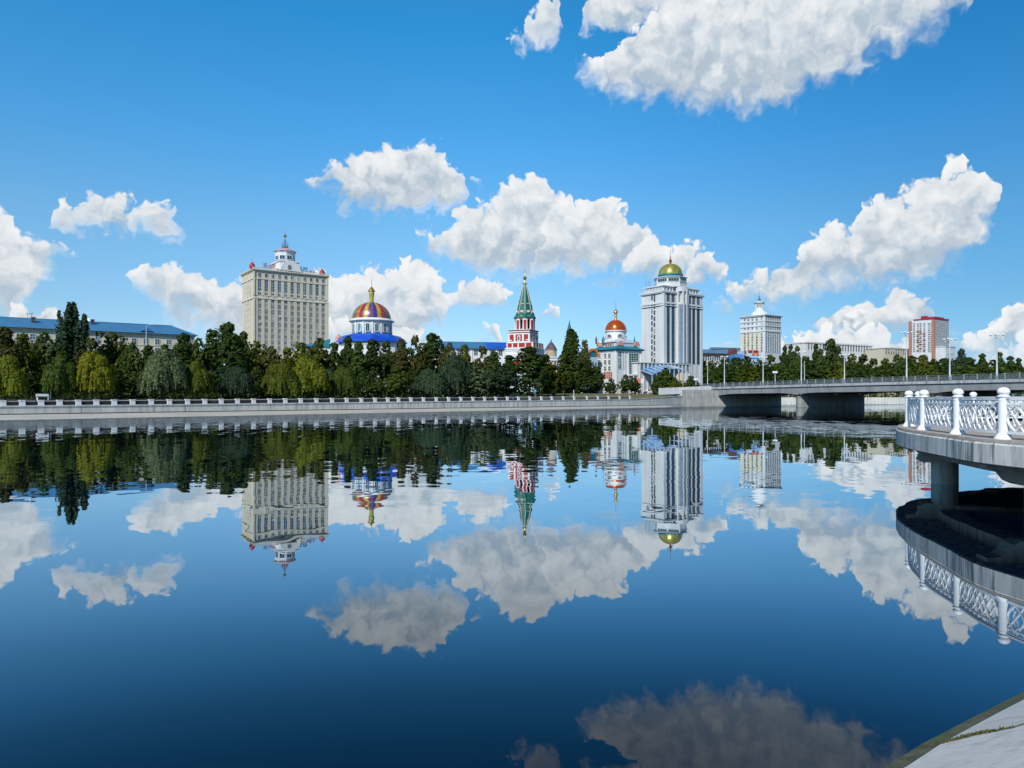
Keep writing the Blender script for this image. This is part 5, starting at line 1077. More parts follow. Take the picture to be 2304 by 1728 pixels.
# ---- 7 glass striped office tower with a gilt dome
g_strip = glass('strip_glass', (.014, .05, .085), blind=(.04, .11, .16))
def office():
    b = Bld('office_tower', 'pale office tower with dark vertical glass strips and a gilt dome', 'building', 1492, 285); z = b.z
    Wd, Dp = b.fx(1580), b.fy(1443.6); H = z(653); zc = z(680); z2 = z(655.5)
    q = MB(); q.box(0, Wd, 0, Dp, -1, H-.5)
    strips = [(1503, 6.8), (1514, 7), (1523.8, 5), (1540, 5.4), (1551.3, 6.2), (1560.3, 6), (1570.6, 6.4)]
    gx = [(b.fx(p-w/2), b.fx(p+w/2)) for p, w in strips]; zb0 = z(816)
    edges = [-.15]+[e_ for g in gx for e_ in g]+[Wd+.15]
    for i in range(0, len(edges), 2):                        # piers between the strips
        x0, x1 = edges[i], edges[i+1]; q.box(x0, x1, -.14, -.002, 0, zc-.4); q.box(x0+.05, x1-.05, -.12, -.002, zc+.5, z2-.2)
        if x1-x0 > 1.2: q.box(x0+.45, x1-.45, -.22, -.141, 0, zc-.9)
    bc = (b.fx(1524.5)+b.fx(1543))/2; br_ = 3.0              # rounded bay
    bay = [(bc+br_*math.cos(t), -.3-1.6*math.sin(t)) for t in [math.pi+math.pi*i/10 for i in range(11)]]; bay = [(bc+br_*math.cos(math.pi*i/10), -.4-1.5*math.sin(math.pi*i/10)) for i in range(11)]
    for k in (1, 4, 6, 9):
        x, y = bay[k]; q.box(x-.28, x+.28, y-.12, .1, zb0, z(645))
    q.prism([(bc-br_-.2, -.35)]+[(bc-(x-bc)*1.02, y-.05) for x, y in bay[::1]]+[(bc+br_+.2, -.35)], zc-.4, zc+.5); q.prism([(bc-br_-.2, -.3)]+[(bc-(x-bc)*1.02, y-.02) for x, y in bay]+[(bc+br_+.2, -.3)], z(652), z(641.5))
    for x in (0, ): q.box(-.25, .4, -.5, .3, 0, z2)
    for y in (.35, Dp-.4): q.box(-.2, -.002, y-.35, y+.35, 0, z2)
    q.box(-.12, -.002, .9, 1.5, 0, z2)
    b.part(q, 'wall', [m_grey])
    q = MB()
    for zz_, p, h in ((zc, .35, .7), (z(655.5), .4, .5)): q.box(-p, Wd+p, -p, Dp+p, zz_-h*.5, zz_+h*.5)
    q.box(-.5, Wd+.5, -.5, Dp+.5, zc-1.2, zc-.95); q.box(-.75, Wd+.75, -.75, Dp+.75, H-.55, H); q.box(-.6, Wd+.6, -.6, Dp+.6, H-.9, H-.55)
    b.part(q, 'cornice', [m_wht2])
    for x0, x1 in gx:
        q = frame_prof(x1-x0-.02, zc-.45-zb0, 3, 44, m_in=.06, fr=.02); q.build('glass_strip', [g_strip, m_dkm], b.root, ((x0+x1)/2, -.01, zb0))
        q = frame_prof(x1-x0-.02, z2-.25-zc-.55, 2, 6, m_in=.08, fr=.02); q.build('glass_strip', [g_strip, m_frd], b.root, ((x0+x1)/2, -.01, zc+.52))
    q = MB(); ring = [(x, y+.06) for x, y in bay]; n = len(ring)
    q.add([(x, y, zb0) for x, y in ring]+[(x, y, zc-.4) for x, y in ring], [(i, i+1, n+i+1, n+i) for i in range(n-1)], 0)
    for k in range(1, 50):
        zz_ = zb0+(zc-.4-zb0)*k/50
        for (xa, ya), (xb, yb) in zip(bay, bay[1:]): q.bar((xa, ya, zz_), (xb, yb, zz_), .05, .10, 1)
    b.part(q, 'bay_glazing', [glass('pale_blue_glass', (.13, .19, .26), blind=(.2, .28, .34)), m_frd])
    ys = (b.fy(1472.8), b.fy(1467.2)); rows = [664.5, 674]+[690+13.6*k for k in range(10)]
    used = windows(b, frame_prof(.75, 1.5, 1, 2), [g_dark, m_frd], [(-.005, y, z(yy, 0, y)-.7+(.6 if j else 0), LEFT) for yy in rows for j, y in enumerate(ys)])
    # attic storey with arched openings, railing, octagonal crown
    q = MB(); m_ = 1.0; ha = z(643.5, 3, 3); q.box(m_, Wd-m_, m_, Dp-m_, H-.2, ha-.4); q.box(m_-.6, Wd-m_+.6, m_-.6, Dp-m_+.6, ha-.4, ha)
    for k in range(12): q.box(m_-.25, m_-.002, m_+.2+k*(Dp-2*m_-.6)/11, m_+.5+k*(Dp-2*m_-.6)/11, H, ha-.41)
    for k in range(13): q.box(m_+.2+k*(Wd-2*m_-.6)/12, m_+.5+k*(Wd-2*m_-.6)/12, m_-.25, m_-.002, H, ha-.41)
    b.part(q, 'attic', [m_wht2])
    used = windows(b, frame_prof(1.1, ha-H-1.1, 2, 1, arch=True), [g_teal, m_wht2], [(m_+.2+(k+.5)*(Wd-2*m_-.6)/12+.15, m_-.003, H+.3, 0) for k in range(12)]+[(m_-.003, m_+.35+(k+.5)*(Dp-2*m_-.6)/11, H+.3, LEFT) for k in range(11)], used=used)
    cx = b.fx(1508.5, Dp*.42); cy_ = Dp*.42; m = b.m(cx, cy_); zz = lambda y: b.z(y, cx, cy_); c = (cx, cy_)
    q = MB(); q.lathe([(36*m, ha-.3), (36*m, zz(639.5)), (37*m, zz(639)), (37*m, zz(638)), (35*m, zz(637.9)), (35*m, zz(630)), (36*m, zz(629)), (38.5*m, zz(627.5)), (38.5*m, zz(626.5)), (0, zz(626.4))], 8, c, 0, False, R(22.5-35)); b.part(q, 'crown', [m_wht2])
    for k in range(8):
        a = R(22.5-35)+math.pi/8+k*math.pi/4; rr = 35*m*math.cos(math.pi/8)+.03
        frame_prof(4.0, zz(630.5)-zz(637.6), 4, 1, fr=.12).build('crown_window', [g_teal, m_wht2], b.root, (cx+rr*math.cos(a), cy_+rr*math.sin(a), zz(637.6)), a+math.pi/2)
    q = MB(); q.lathe([(27*m, zz(627)), (27*m, zz(621.5)), (28*m, zz(621)), (28*m, zz(619.5)), (26*m, zz(619.4))], 32, c); b.part(q, 'dome_drum', [m_teal])
    q = MB(); nseg = 40; rings = []
    for i in range(13):
        t = math.pi/2*i/12; r0 = 26*m*math.cos(t)**.86 if i < 12 else .02; zq = zz(619.4)+(zz(594)-zz(619.4))*math.sin(t)
        rings.append([(cx+max(r0, .02)*(1+(.022 if k % 2 else -.012))*math.cos(2*math.pi*k/nseg), cy_+max(r0, .02)*(1+(.022 if k % 2 else -.012))*math.sin(2*math.pi*k/nseg), zq) for k in range(nseg)])
    q.loft(rings, 0, True); b.part(q, 'dome', [mat('aged_gilding', (.62, .50, .10), .25, metal=.65, var=.35, scale=.9, col2=(.38, .36, .10))])
    q = MB(); q.lathe([(2.6*m, zz(595)), (2.0*m, zz(591)), (3.3*m, zz(588)), (3.4*m, zz(585.5)), (1.4*m, zz(584)), (1.2*m, zz(579)), (.6*m, zz(577)), (.04, zz(560))], 10, c); q.bar((cx, cy_, zz(580)), (cx+1.2*m, cy_, zz(577)), .2); b.part(q, 'finial', [mat('copper', (.22, .09, .06), .45, metal=.5)])
    for px in (1453.5, 1460.5):
        y = b.fy(px, 2.5); q = MB(); q.bar((2.5, y, ha-.1), (2.5, y, b.z(622 if px < 1456 else 628, 2.5, y)), .07); q.bar((2.5, y-.6, ha+1.8), (2.5, y+.6, ha+1.8), .05); b.part(q, 'aerial', [m_dkm])
    # podium and its glass canopy
    b = Bld('podium', 'low podium with a curved blue glass canopy below the office tower', 'building', 1478, 272); z = b.z
    x0, x1 = b.fx(1446), b.fx(1566); q = MB(); q.box(x0, x1, 2.5, 9, -1, z(817)); q.box(x0-.4, x1+.4, 2.1, 9.2, z(817), z(815)); 
    for k in range(14): x = x0+1+(x1-x0-2)*k/13; q.box(x-.25, x+.25, 2.2, 2.498, 0, z(817)-.003)
    b.part(q, 'wall', [m_grey])
    windows(b, frame_prof(1.7, 3.2, 3, 2), [g_blue, m_frd], [(x0+1+(x1-x0-2)*(k+.5)/13, 2.49, z(835), 0) for k in range(13)])
    q = MB(); xa, xb = b.fx(1452), b.fx(1530); n = 16; pr = [(xa+(xb-xa)*i/n, z(842)+(z(822)-z(842))*math.sin(math.pi*(.08+.62*i/n))) for i in range(n+1)]
    q.add([(x, -3.5, zz_-1.2) for x, zz_ in pr]+[(x, 2.2, zz_+.5) for x, zz_ in pr]+[(x, -3.5, zz_-1.35) for x, zz_ in pr]+[(x, 2.2, zz_+.35) for x, zz_ in pr], [(i, i+1, n+2+i, n+1+i) for i in range(n)]+[(2*n+2+i, 3*n+3+i, 3*n+4+i, 2*n+3+i) for i in range(n)]+[(i, 2*n+2+i, 2*n+3+i, i+1) for i in range(n)], 0)
    for i in range(0, n+1, 2): x, zz_ = pr[i]; q.bar((x, -3.5, zz_-1.2), (x, 2.2, zz_+.55), .14, .16, 1); q.bar((x, -3.4, -1), (x, -3.4, zz_-1.35), .2, .2, 1)
    b.part(q, 'canopy', [mat('canopy_glass', (.06, .20, .40), .2, var=.2, scale=.5, spec=.8), m_wht2])
office()
# ---- 8 brown low hall, 9 white spired hotel, 10 shops, 11 hall, 12 cream block, 13 red tower block
def eastside():
    b = Bld('gallery_hall', 'low hall with brown swept gables and a blue grey roof', 'building', 1592, 432, 20); z = b.z
    x0, x1 = b.fx(1576), b.fx(1684); q = MB(); q.box(x0, x1, 0, 12, -1, z(800)); 
    for k in range(22): x = x0+.5+(x1-x0-1)*k/21; q.lathe([(.28, 0), (.25, z(802)), (.4, z(800.5))], 8, (x, -1.5))
    b.part(q, 'wall', [m_wht])
    windows(b, frame_prof(1.0, 2.4, 1, 3, arch=True), [g_dark, m_fr], [(x0+.5+(x1-x0-1)*(k+.5)/21, -.004, z(812), 0) for k in range(21)])
    q = MB(); q.box(x0-1, x1+1, -2.4, 12.5, z(800), z(795.5), 1); xc = b.fx(1646)
    q.add([(x0-1.4, -2.9, z(795.5)), (x1+1.4, -2.9, z(795.5)), (x1+1.4, 13, z(795.5)), (x0-1.4, 13, z(795.5)), (x0+3, 5, z(786, x0, 5)), (x1-3, 5, z(784.5, x1, 5))], [(0, 1, 5, 4), (1, 2, 5), (2, 3, 4, 5), (3, 0, 4)], 0)
    q.box(b.fx(1600, 5), b.fx(1668, 5), 3.4, 6.6, z(786, 5, 5), z(781.5, 5, 5), 0)
    pts = [(-9, z(798)), (-5, z(795)), (-2, z(789)), (0, z(782)), (2, z(789)), (5, z(795)), (9, z(798))]
    q.add([(xc+x, -3.2, zz) for x, zz in pts]+[(xc+x*.8, 6, zz) for x, zz in pts], [tuple(range(7))]+[(i, i+1, 8+i, 7+i) for i in range(6)], 1)
    b.part(q, 'roof', [mat('blue_grey_roof', (.09, .17, .26), .6, var=.25, scale=.5), m_brown])
    # spired hotel
    b = Bld('spired_hotel', 'white hotel block with a cream lower wall and a small spired lantern', 'building', 1721, 420); z = b.z
    Wd, Dp = b.fx(1757), b.fy(1666); H = z(708.5); zm = z(744)
    q = MB(); q.box(0, Wd, 0, Dp, zm, H-.5, 0); q.box(.02, Wd-.02, .02, Dp-.001, -1, zm-.001, 0); q.box(-.01, .015, 2.2, Dp-.01, -1, zm-.3, 1)
    for y in (732, 744, 721): q.box(-.35, Wd+.35, -.35, Dp+.35, z(y)-.35, z(y)+.25, 0)
    q.box(-.6, Wd+.6, -.6, Dp+.6, H-.5, H, 0); q.box(-.9, Wd+.9, -.9, Dp+.9, H, H+.35, 2); q.box(-.2, .6, -.2, .6, 0, H-.6, 0)
    b.part(q, 'wall', [m_wht2, mat('pale_yellow_render', (.62, .575, .42), .85, var=.06, scale=.2, streak=.1), m_grey])
    ly = [b.fy(p) for p in (1676, 1684, 1693, 1703, 1714)]
    lrow = [712.5, 719, 727.5, 738, 751, 758, 764.5, 770.5, 776.5, 782.5, 788.5]
    used = windows(b, frame_prof(1.1, 1.05, 2, 1), [g_dark, m_fr], [(-.02, y, z(yy+3, 0, y), LEFT) for yy in lrow for y in ly])
    rrow = [714, 721.5, 729, 736, 746.5, 754, 761, 768, 775, 782, 789]
    rx = [Wd*(k+.6)/7.2 for k in range(7)]
    windows(b, frame_prof(1.4, 1.25, 2, 1), [g_blue, m_fr], [(x, -.005, z(yy+3), 0) for yy in rrow for x in rx], used=used)
    cy_ = Dp*.5; cx = b.fx(1708.5, cy_); m = b.m(cx, cy_); zz = lambda y: b.z(y, cx, cy_); c = (cx, cy_)
    q = MB(); q.lathe([(20*m, H+.3), (18.5*m, zz(705.5)), (14*m, zz(702.5)), (13*m, zz(702)), (12.5*m, zz(698.5)), (10*m, zz(698)), (9.6*m, zz(693)), (9*m, zz(692.5)), (8.4*m, zz(684)), (9.5*m, zz(683.3)), (12.5*m, zz(682)), (12.5*m, zz(681)), (7*m, zz(680)), (5*m, zz(678))], 16, c)
    for k in range(16): a = 2*math.pi*k/16; q.lathe([(.28, zz(692.5)), (.26, zz(684))], 6, (cx+9.4*m*math.cos(a), cy_+9.4*m*math.sin(a)))
    b.part(q, 'lantern', [m_wht2])
    me = frame_prof(.9, 2.2, 1, 2).mesh('lantern_window', [g_dark, m_fr])
    for k in range(16): a = 2*math.pi*(k+.5)/16; link('lantern_window', me, b.root, (cx+(8.75*m)*math.cos(a), cy_+(8.75*m)*math.sin(a), zz(691.5)), a+math.pi/2)
    q = MB(); q.lathe([(5.2*m, zz(679.5)), (4*m, zz(677.5)), (2.2*m, zz(672.5)), (1.1*m, zz(667)), (.3*m, zz(665.5)), (.05, zz(653.5))], 10, c); b.part(q, 'spire', [mat('slate_blue_spire', (.06, .12, .15), .5)])
    # shops at its foot
    b = Bld('shop_block', 'low blue and white shop block with red hoardings below the spired hotel', 'building', 1674, 412, 10); z = b.z
    x1 = b.fx(1712); q = MB(); q.box(0, x1, 0, 8, -1, z(789)); q.box(b.fx(1655), -.01, 1, 8, -1, z(797), 1); q.box(.3, x1-.3, -.12, -.002, z(808), z(804), 1); b.part(q, 'wall', [m_lblue, mat('blue_cladding', (.08, .22, .52), .6, var=.1, scale=.6)])
    for xa, xb, ya, yb, m_ in ((1683, 1692, 788, 793, m_red), (1694.5, 1706, 788, 793, m_red), (1692, 1698, 793.5, 799, m_oran), (1701, 1706.5, 793.5, 799, m_oran), (1674.5, 1678, 789.5, 796, m_redr), (1672.8, 1677.5, 799, 803, m_redr)):
        q = MB(); q.box(b.fx(xa), b.fx(xb), -.35, -.003, z(yb), z(ya)); b.part(q, 'hoarding', [m_])
    # long pale hall
    b = Bld('exhibition_hall', 'long pale grey hall with a shallow gable, behind the trees beyond the bridge', 'building', 1813, 455, 30); z = b.z
    Wd, Dp = b.fx(1962), b.fy(1766); q = MB(); q.box(0, Wd, 0, Dp, -1, z(771.5)); q.box(-.5, Wd+.5, -.5, Dp+.5, z(771.5), z(769)); 
    for k in range(24): x = Wd*(k+.5)/24; q.box(x-.3, x+.3, -.3, -.002, 0, z(771.5)-.01)
    for k in range(9): y = Dp*(k+.5)/9; q.box(-.3, -.002, y-.3, y+.3, 0, z(771.5)-.01)
    b.part(q, 'wall', [m_grey])
    windows(b, frame_prof(.9, 4.5, 1, 4), [g_dark, m_frd], [(Wd*(k+1)/24, -.005, z(785), 0) for k in range(22)])
    b = Bld('office_annex', 'small cream flat roofed block showing above the trees beside the red tower block', 'building', 2000, 470, 25); z = b.z
    x1 = b.fx(2046); q = MB(); q.box(b.fx(1990), x1, 0, 14, -1, z(784)); q.box(b.fx(2010), b.fx(2038), 2, 12, z(784)-.01, z(780.5)); q.box(b.fx(1990)-.4, x1+.4, -.4, 14.3, z(784), z(783)); b.part(q, 'wall', [m_ypane])
    windows(b, frame_prof(1.3, 1.3, 2, 1), [g_dark, m_fr], [(b.fx(1994+5.5*k), -.005, z(yy), 0) for yy in (790, 796) for k in range(9)])
    # red tower block
    b = Bld('tower_block', 'white tower block with red end strips and a red parapet', 'building', 2101.5, 450); z = b.z
    Wd, Dp = b.fx(2133.5), b.fy(2045); H = z(717.5)
    q = MB(); q.box(0, Wd, 0, Dp, -1, H)
    q.box(-.14, .9, -.18, 1.4, 0, H-.2, 1); q.box(-.22, -.002, Dp-1.8, Dp+.1, 0, H-.2, 1); q.box(Wd-1.0, Wd+.14, -.14, 1, 0, H-.2, 1)
    for k in range(8): q.box(1.2+k*(Wd-2.2)/7-.16, 1.2+k*(Wd-2.2)/7+.16, -.25, -.002, z(779), H-1, 2)
    for k in range(17): zz = z(781.5)+(H-1-z(781.5))*k/16; q.box(1.2, Wd-1.0, -.15, -.003, zz-.12, zz+.12, 2)
    b.part(q, 'wall', [m_wht2, mat('brick_red_panel', (.38, .17, .125), .8, var=.2, scale=1.0), m_frd])
    q = MB(); q.box(-.4, Wd+.4, -.4, Dp*.35, H, H+.9); q.box(-.35, .4, Dp*.35, Dp*.8, H, H+.7); q.box(1, 5, Dp*.38, Dp*.55, H-.01, H+2.4); q.box(Wd*.1, Wd*.72, .2, 6, H+.9, H+1.6); b.part(q, 'parapet', [m_redr])
    ly = [b.fy(p) for p in (2050.5, 2056.8, 2065.6, 2071.5, 2079.8, 2090.4, 2096)]
    used = windows(b, frame_prof(1.1, .72, 2, 1), [g_dark, m_fr], [(-.005, y, z(730+4.75*k, 0, y), LEFT) for k in range(14) for y in ly])
    windows(b, frame_prof(1.25, .95, 2, 1, fr=.05), [g_blue, m_fr], [(1.2+(k+.5)*(Wd-2.2)/7, -.005, z(781.5)+(H-1-z(781.5))*j/16+.22, 0) for j in range(16) for k in range(7)], used=100)
    for col in (2, 3, 4):
        for k in range(3, 13):
            if (k*7+col*3) % 5 < 3: q = MB(); y = ly[col]; zz = z(730+4.75*k, 0, y); q.box(-.55, -.006, y-.9, y+.9, zz-.45, zz-.06); b.part(q, 'balcony', [m_salmon])
    q = MB(); xw = b.fx(2138, -3); q.box(1.5, xw, -6, -.3, -1, z(781)); q.box(1.2, xw+.3, -6.3, -.31, z(781), z(779.5)); q.box(3, xw-2, -6.12, -6.002, z(797), z(793), 1); b.part(q, 'podium', [m_wht2, m_grey])
eastside()
# ---------------------------------------------------------------- viewing platform
m_plat = mat('platform_concrete', (.62, .625, .60), .85, var=.14, scale=.9, streak=.45, bump=.008)
m_under = mat('platform_underside', (.50, .49, .41), .9, var=.25, scale=.9, streak=.2, bump=.01)
def stains(m, dark, sc=1.0):
    """dark water runs with a shape of their own below the rim"""
    nt = m.node_tree; nd, ins, M, V, XYZ, noise, ramp, L = kit(nt)
    b = next(n for n in nt.nodes if n.type == 'BSDF_PRINCIPLED'); src = b.inputs['Base Color'].links[0].from_socket
    pos = nd('ShaderNodeTexCoord').outputs['Object']
    def n3(v, s_, d): n = nd('ShaderNodeTexNoise'); ins(n, {'Vector': v, 'Scale': s_, 'Detail': d, 'Roughness': .65}); return n.outputs['Fac']
    runs = ramp(n3(V('MULTIPLY', pos, (5.5*sc, 5.5*sc, .35*sc)), 1.0, 4.0), .49, .62); where = ramp(n3(pos, .9*sc, 3.0), .36, .52); blot = ramp(n3(V('MULTIPLY', pos, (2.2*sc, 2.2*sc, 1.2*sc)), 1.0, 6.0), .58, .74, 0.0, .6)
    f = M('MULTIPLY', M('MAXIMUM', M('MULTIPLY', runs, where), blot), dark)
    mx = nd('ShaderNodeMix', data_type='RGBA'); L.new(src, mx.inputs['A']); mx.inputs['B'].default_value = (.12, .135, .13, 1); L.new(f, mx.inputs['Factor']); L.new(mx.outputs['Result'], b.inputs['Base Color'])
stains(m_plat, .9); stains(m_under, .6); stains(m_conc, .35, .35); stains(m_pier, .6, .4); stains(m_stone, .5, .5); stains(m_edge, .5, .3); stains(m_bank, .25, 1.2)
m_deck = mat('platform_paving', (.36, .29, .25), .9, var=.3, scale=3, col2=(.36, .33, .29), bump=.01)
m_iron = mat('white_cast_iron', (.80, .815, .825), .35, var=.05, scale=2.5, streak=.07, spec=.5)
ctrl = [(11.3, 17), (11.64, 19.3), (12.2, 21.9), (13.2, 24.6), (15.0, 27.3), (18.4, 29.5), (22, 30.3), (26, 29.5), (29, 26.5), (30.5, 22), (30, 16), (27, 11.5), (22.5, 9.3), (17.5, 9.6), (13.7, 11.6), (11.9, 14.2)]
ctrl = [Vector(c) for c in ctrl]; NC = len(ctrl)
def cat(i, t):
    p0, p1, p2, p3 = (ctrl[(i+k) % NC] for k in (-1, 0, 1, 2))
    return .5*((2*p1)+(p2-p0)*t+(2*p0-5*p1+4*p2-p3)*t*t+(3*p1-p0-3*p2+p3)*t*t*t)
NS = 12; loop = [cat(i, j/NS) for i in range(NC) for j in range(NS)]
def offs(d):
    out = []
    for i, p in enumerate(loop):
        t = (loop[(i+1) % len(loop)]-loop[i-1]).normalized(); n = Vector((-t.y, t.x)); out.append(p+n*d)
    return out
ZF = 1.76
plat = thing('viewing_platform', 'rounded concrete viewing platform standing on round columns over the water', 'platform', (21, 19, 0))
def ppart(q, name, mats):
    o = q.build(name, mats); o.parent = plat; o.matrix_parent_inverse = Matrix.Translation(-plat.location); return o
def ring_loft(q, prof, m=0): q.loft([[(p.x, p.y, z) for p in offs(d)] for d, z in prof], m, False, True)
q = MB(); ring_loft(q, [(.33, 1.17), (.38, 1.20), (.38, 1.64), (.34, 1.68), (.30, 1.685)]); ppart(q, 'slab', [m_plat])
q = MB(); o1 = offs(.30); o2 = offs(-.30); n = len(o1)
q.loft([[(p.x, p.y, 1.686) for p in offs(.345)], [(p.x, p.y, 1.755) for p in offs(.33)], [(p.x, p.y, ZF) for p in offs(.30)]], 0); ppart(q, 'floor', [m_deck])
q = MB()                                                  # ring beam
q.loft([[(p.x, p.y, z) for p in offs(d)] for d, z in ((-.75, .82), (-.75, 1.172))], 0, False, False); q.loft([[(p.x, p.y, z) for p in offs(d)] for d, z in ((-.75, .82), (-1.35, .82), (-1.35, 1.172))], 0, False, False)
ppart(q, 'ring_beam', [m_under])
cols = [(13.75, 23.5), (12.55, 17.45), (15.2, 12.7), (22, 28), (27.2, 24.4), (28, 17), (22, 12), (20.5, 20)]
for cx_, cy_ in cols:
    q = MB(); q.lathe([(.385, -2.5), (.385, .2), (.385, .66), (.385, .668)], 32, (cx_, cy_)); ppart(q, 'column', [m_under])
for cx_, cy_ in cols[:-1]:                                # haunched cross beams running out to the edge
    c = Vector((cx_, cy_)); near = min(range(n), key=lambda i: (loop[i]-c).length); d = (loop[near]-c); Lo = d.length; d.normalize(); s_ = Vector((-d.y, d.x))
    q = MB(); pr = [(-4.0, .66), (.62, .66), (.80, .74), (Lo*.75, .92), (Lo*.8+.05, 1.02), (Lo+.12, 1.06), (Lo+.12, 1.171), (-4.0, 1.171)]
    for w0, w1 in ((-.26, .26),):
        vs = [(*(c+d*t+s_*w0), z) for t, z in pr]+[(*(c+d*t+s_*w1), z) for t, z in pr]; k = len(pr)
        q.add(vs, [tuple(range(k)), tuple(range(2*k-1, k-1, -1))]+[(i, (i+1) % k, k+(i+1) % k, k+i) for i in range(k)])
    ppart(q, 'cross_beam', [m_under])
# railing: turned posts with ball caps, panels of interlaced bars
rail = thing('railing', 'white ornamental iron railing of interlaced bars around the viewing platform', 'railing', (21, 19, ZF))
acc = [0.0]
for i in range(len(loop)): acc.append(acc[-1]+(loop[(i+1) % len(loop)]-loop[i]).length)
TOT = acc[-1]
def on(s):
    s %= TOT; lo = 0
    while acc[lo+1] < s: lo += 1
    a = loop[lo]; b = loop[(lo+1) % len(loop)]; return a+(b-a)*((s-acc[lo])/(acc[lo+1]-acc[lo]))
post_s = [acc[k*NS] for k in range(NC)]
pq = MB()
pq.lathe([(.20, .0), (.20, .03), (.17, .05), (.145, .10), (.115, .14), (.115, .16)], 24); pq.lathe([(.112, .15), (.112, .88), (.118, .885), (.118, .90), (.112, .905), (.112, .955), (.135, .965), (.14, .985), (.12, 1.0), (.10, 1.01), (.098, 1.03), (.115, 1.04), (.13, 1.065), (.133, 1.09), (.122, 1.13), (.095, 1.165), (.05, 1.188), (.005, 1.195)], 24)
post_me = pq.mesh('post', m_iron)
for s in post_s:
    p = on(s); o = link('post', post_me, None, (p.x, p.y, ZF)); o.parent = rail; o.matrix_parent_inverse = Matrix.Translation(-rail.location); o.rotation_euler = (0, 0, random.uniform(0, 6))
def panel(s0, s1):
    q = MB(); L0 = s1-s0; a = s0+.10; b = s1-.10
    def pt(u, z): p = on(a+(b-a)*u); return Vector((p.x, p.y, ZF+z))
    def rail_(z, w, h):
        pts = [pt(i/14, z) for i in range(15)]
        for p_, r_ in zip(pts, pts[1:]): q.bar(p_, r_, w, h)
    rail_(.955, .075, .05); rail_(.79, .05, .035); rail_(.155, .06, .055); rail_(.90, .045, .025)
    nb = max(3, round((b-a)/.56)); w = 1/nb
    def curve(fu, z0, z1, r, nn=12):
        q_pts = [pt(min(1, max(0, fu(t))), z0+(z1-z0)*t) for t in [i/nn for i in range(nn+1)]]
        for p_, r_ in zip(q_pts, q_pts[1:]): q.bar(p_, r_, r, r*.7)
    for k in range(nb):
        u0 = k*w; c = u0+w/2
        curve(lambda t: c+w*.47*math.sin(math.pi*t), .18, .775, .050); curve(lambda t: c-w*.47*math.sin(math.pi*t), .18, .775, .050)               # almond
        curve(lambda t: u0+w*(.05+.9*t), .18, .775, .036)                                                              # leaning bar
        if k % 2: curve(lambda t: u0+w*(.95-.9*t), .18, .775, .036)
        else: curve(lambda t: u0+w*(.72-.5*t), .18, .775, .030); curve(lambda t: c+w*(.14*math.sin(math.pi*t)), .30, .66, .022, 8)
        for j in range(2):                                  # ring frieze under the hand rail
            cc = u0+w*(j+.5)/2; ring = [pt(cc+w/5.0*math.cos(2*math.pi*i/10), .848+.05*math.sin(2*math.pi*i/10)) for i in range(11)]
            for p_, r_ in zip(ring, ring[1:]): q.bar(p_, r_, .026, .022)
    o = q.build('panel', [m_iron]); o.parent = rail; o.matrix_parent_inverse = Matrix.Translation(-rail.location)
for i in range(NC): panel(post_s[i], post_s[i+1] if i+1 < NC else TOT)
# ---------------------------------------------------------------- lamps on and near the bridge
m_pole = mat('lamp_pole_paint', (.52, .56, .60), .4, var=.08, scale=.6, streak=.1); m_globe = mat('lamp_globe', (.75, .77, .78), .3, var=.03)
def bridge_lamp(px, base_o, top, label, arms=3):
    # stands on the deck edge at the given pixel column
    r = (px-CX)/F; b0 = bx0+bnr*base_o; t = (b0.x-r*b0.y)/(r*bd.y-bd.x); p = br(t, base_o, zd(t)+.76); h = ZA(top, p.y)-p.z
    L_ = thing('street_lamp', label, 'street lamp', p, math.atan2(bnr.y, bnr.x) if arms == 3 else 0, 'tall lamps along the bridge')
    q = MB(); q.lathe([(.26, 0), (.26, .5), (.20, .6), (.16, h*.35), (.11, h*.8), (.10, h-.9), (.16, h-.85), (.16, h-.6), (.07, h-.5), (.05, h)], 12); q.build('pole', m_pole, L_)
    for k in range(4):
        a = k*math.pi/2+.35; c, s_ = math.cos(a), math.sin(a)
        q = MB(); q.tube([(0, 0, h-1.15), (c*.55, s_*.55, h-1.2), (c*1.05, s_*1.05, h-.85), (c*1.25, s_*1.25, h-.55)], .05, 6); ar = q.build('arm', m_pole, L_)
        q = MB(); q.lathe([(.05, h-.62), (.16, h-.55), (.30, h-.40), (.28, h-.22), (.12, h-.12), (.02, h-.08)], 12, (c*1.25, s_*1.25)); g = q.build('lamp_shade', m_globe, ar)
    return L_
ords = ['first tall lamp on the bridge, nearest the bridge head', 'second tall lamp on the bridge, below the corner of the spired hotel', 'third tall lamp on the bridge, beside the slim pointed trees', 'fourth tall lamp on the bridge, past the long pale hall',
        'fifth tall lamp on the bridge, against the edge of the red tower block', 'sixth tall lamp on the bridge, just past the red tower block', 'seventh tall lamp on the bridge, alone against the sky']
for (px, top), lab in zip(((1630, 800), (1717, 802), (1803, 790), (1900, 796), (2040, 745), (2137, 760), (2243, 750)), ords): bridge_lamp(px, .9, top, lab)
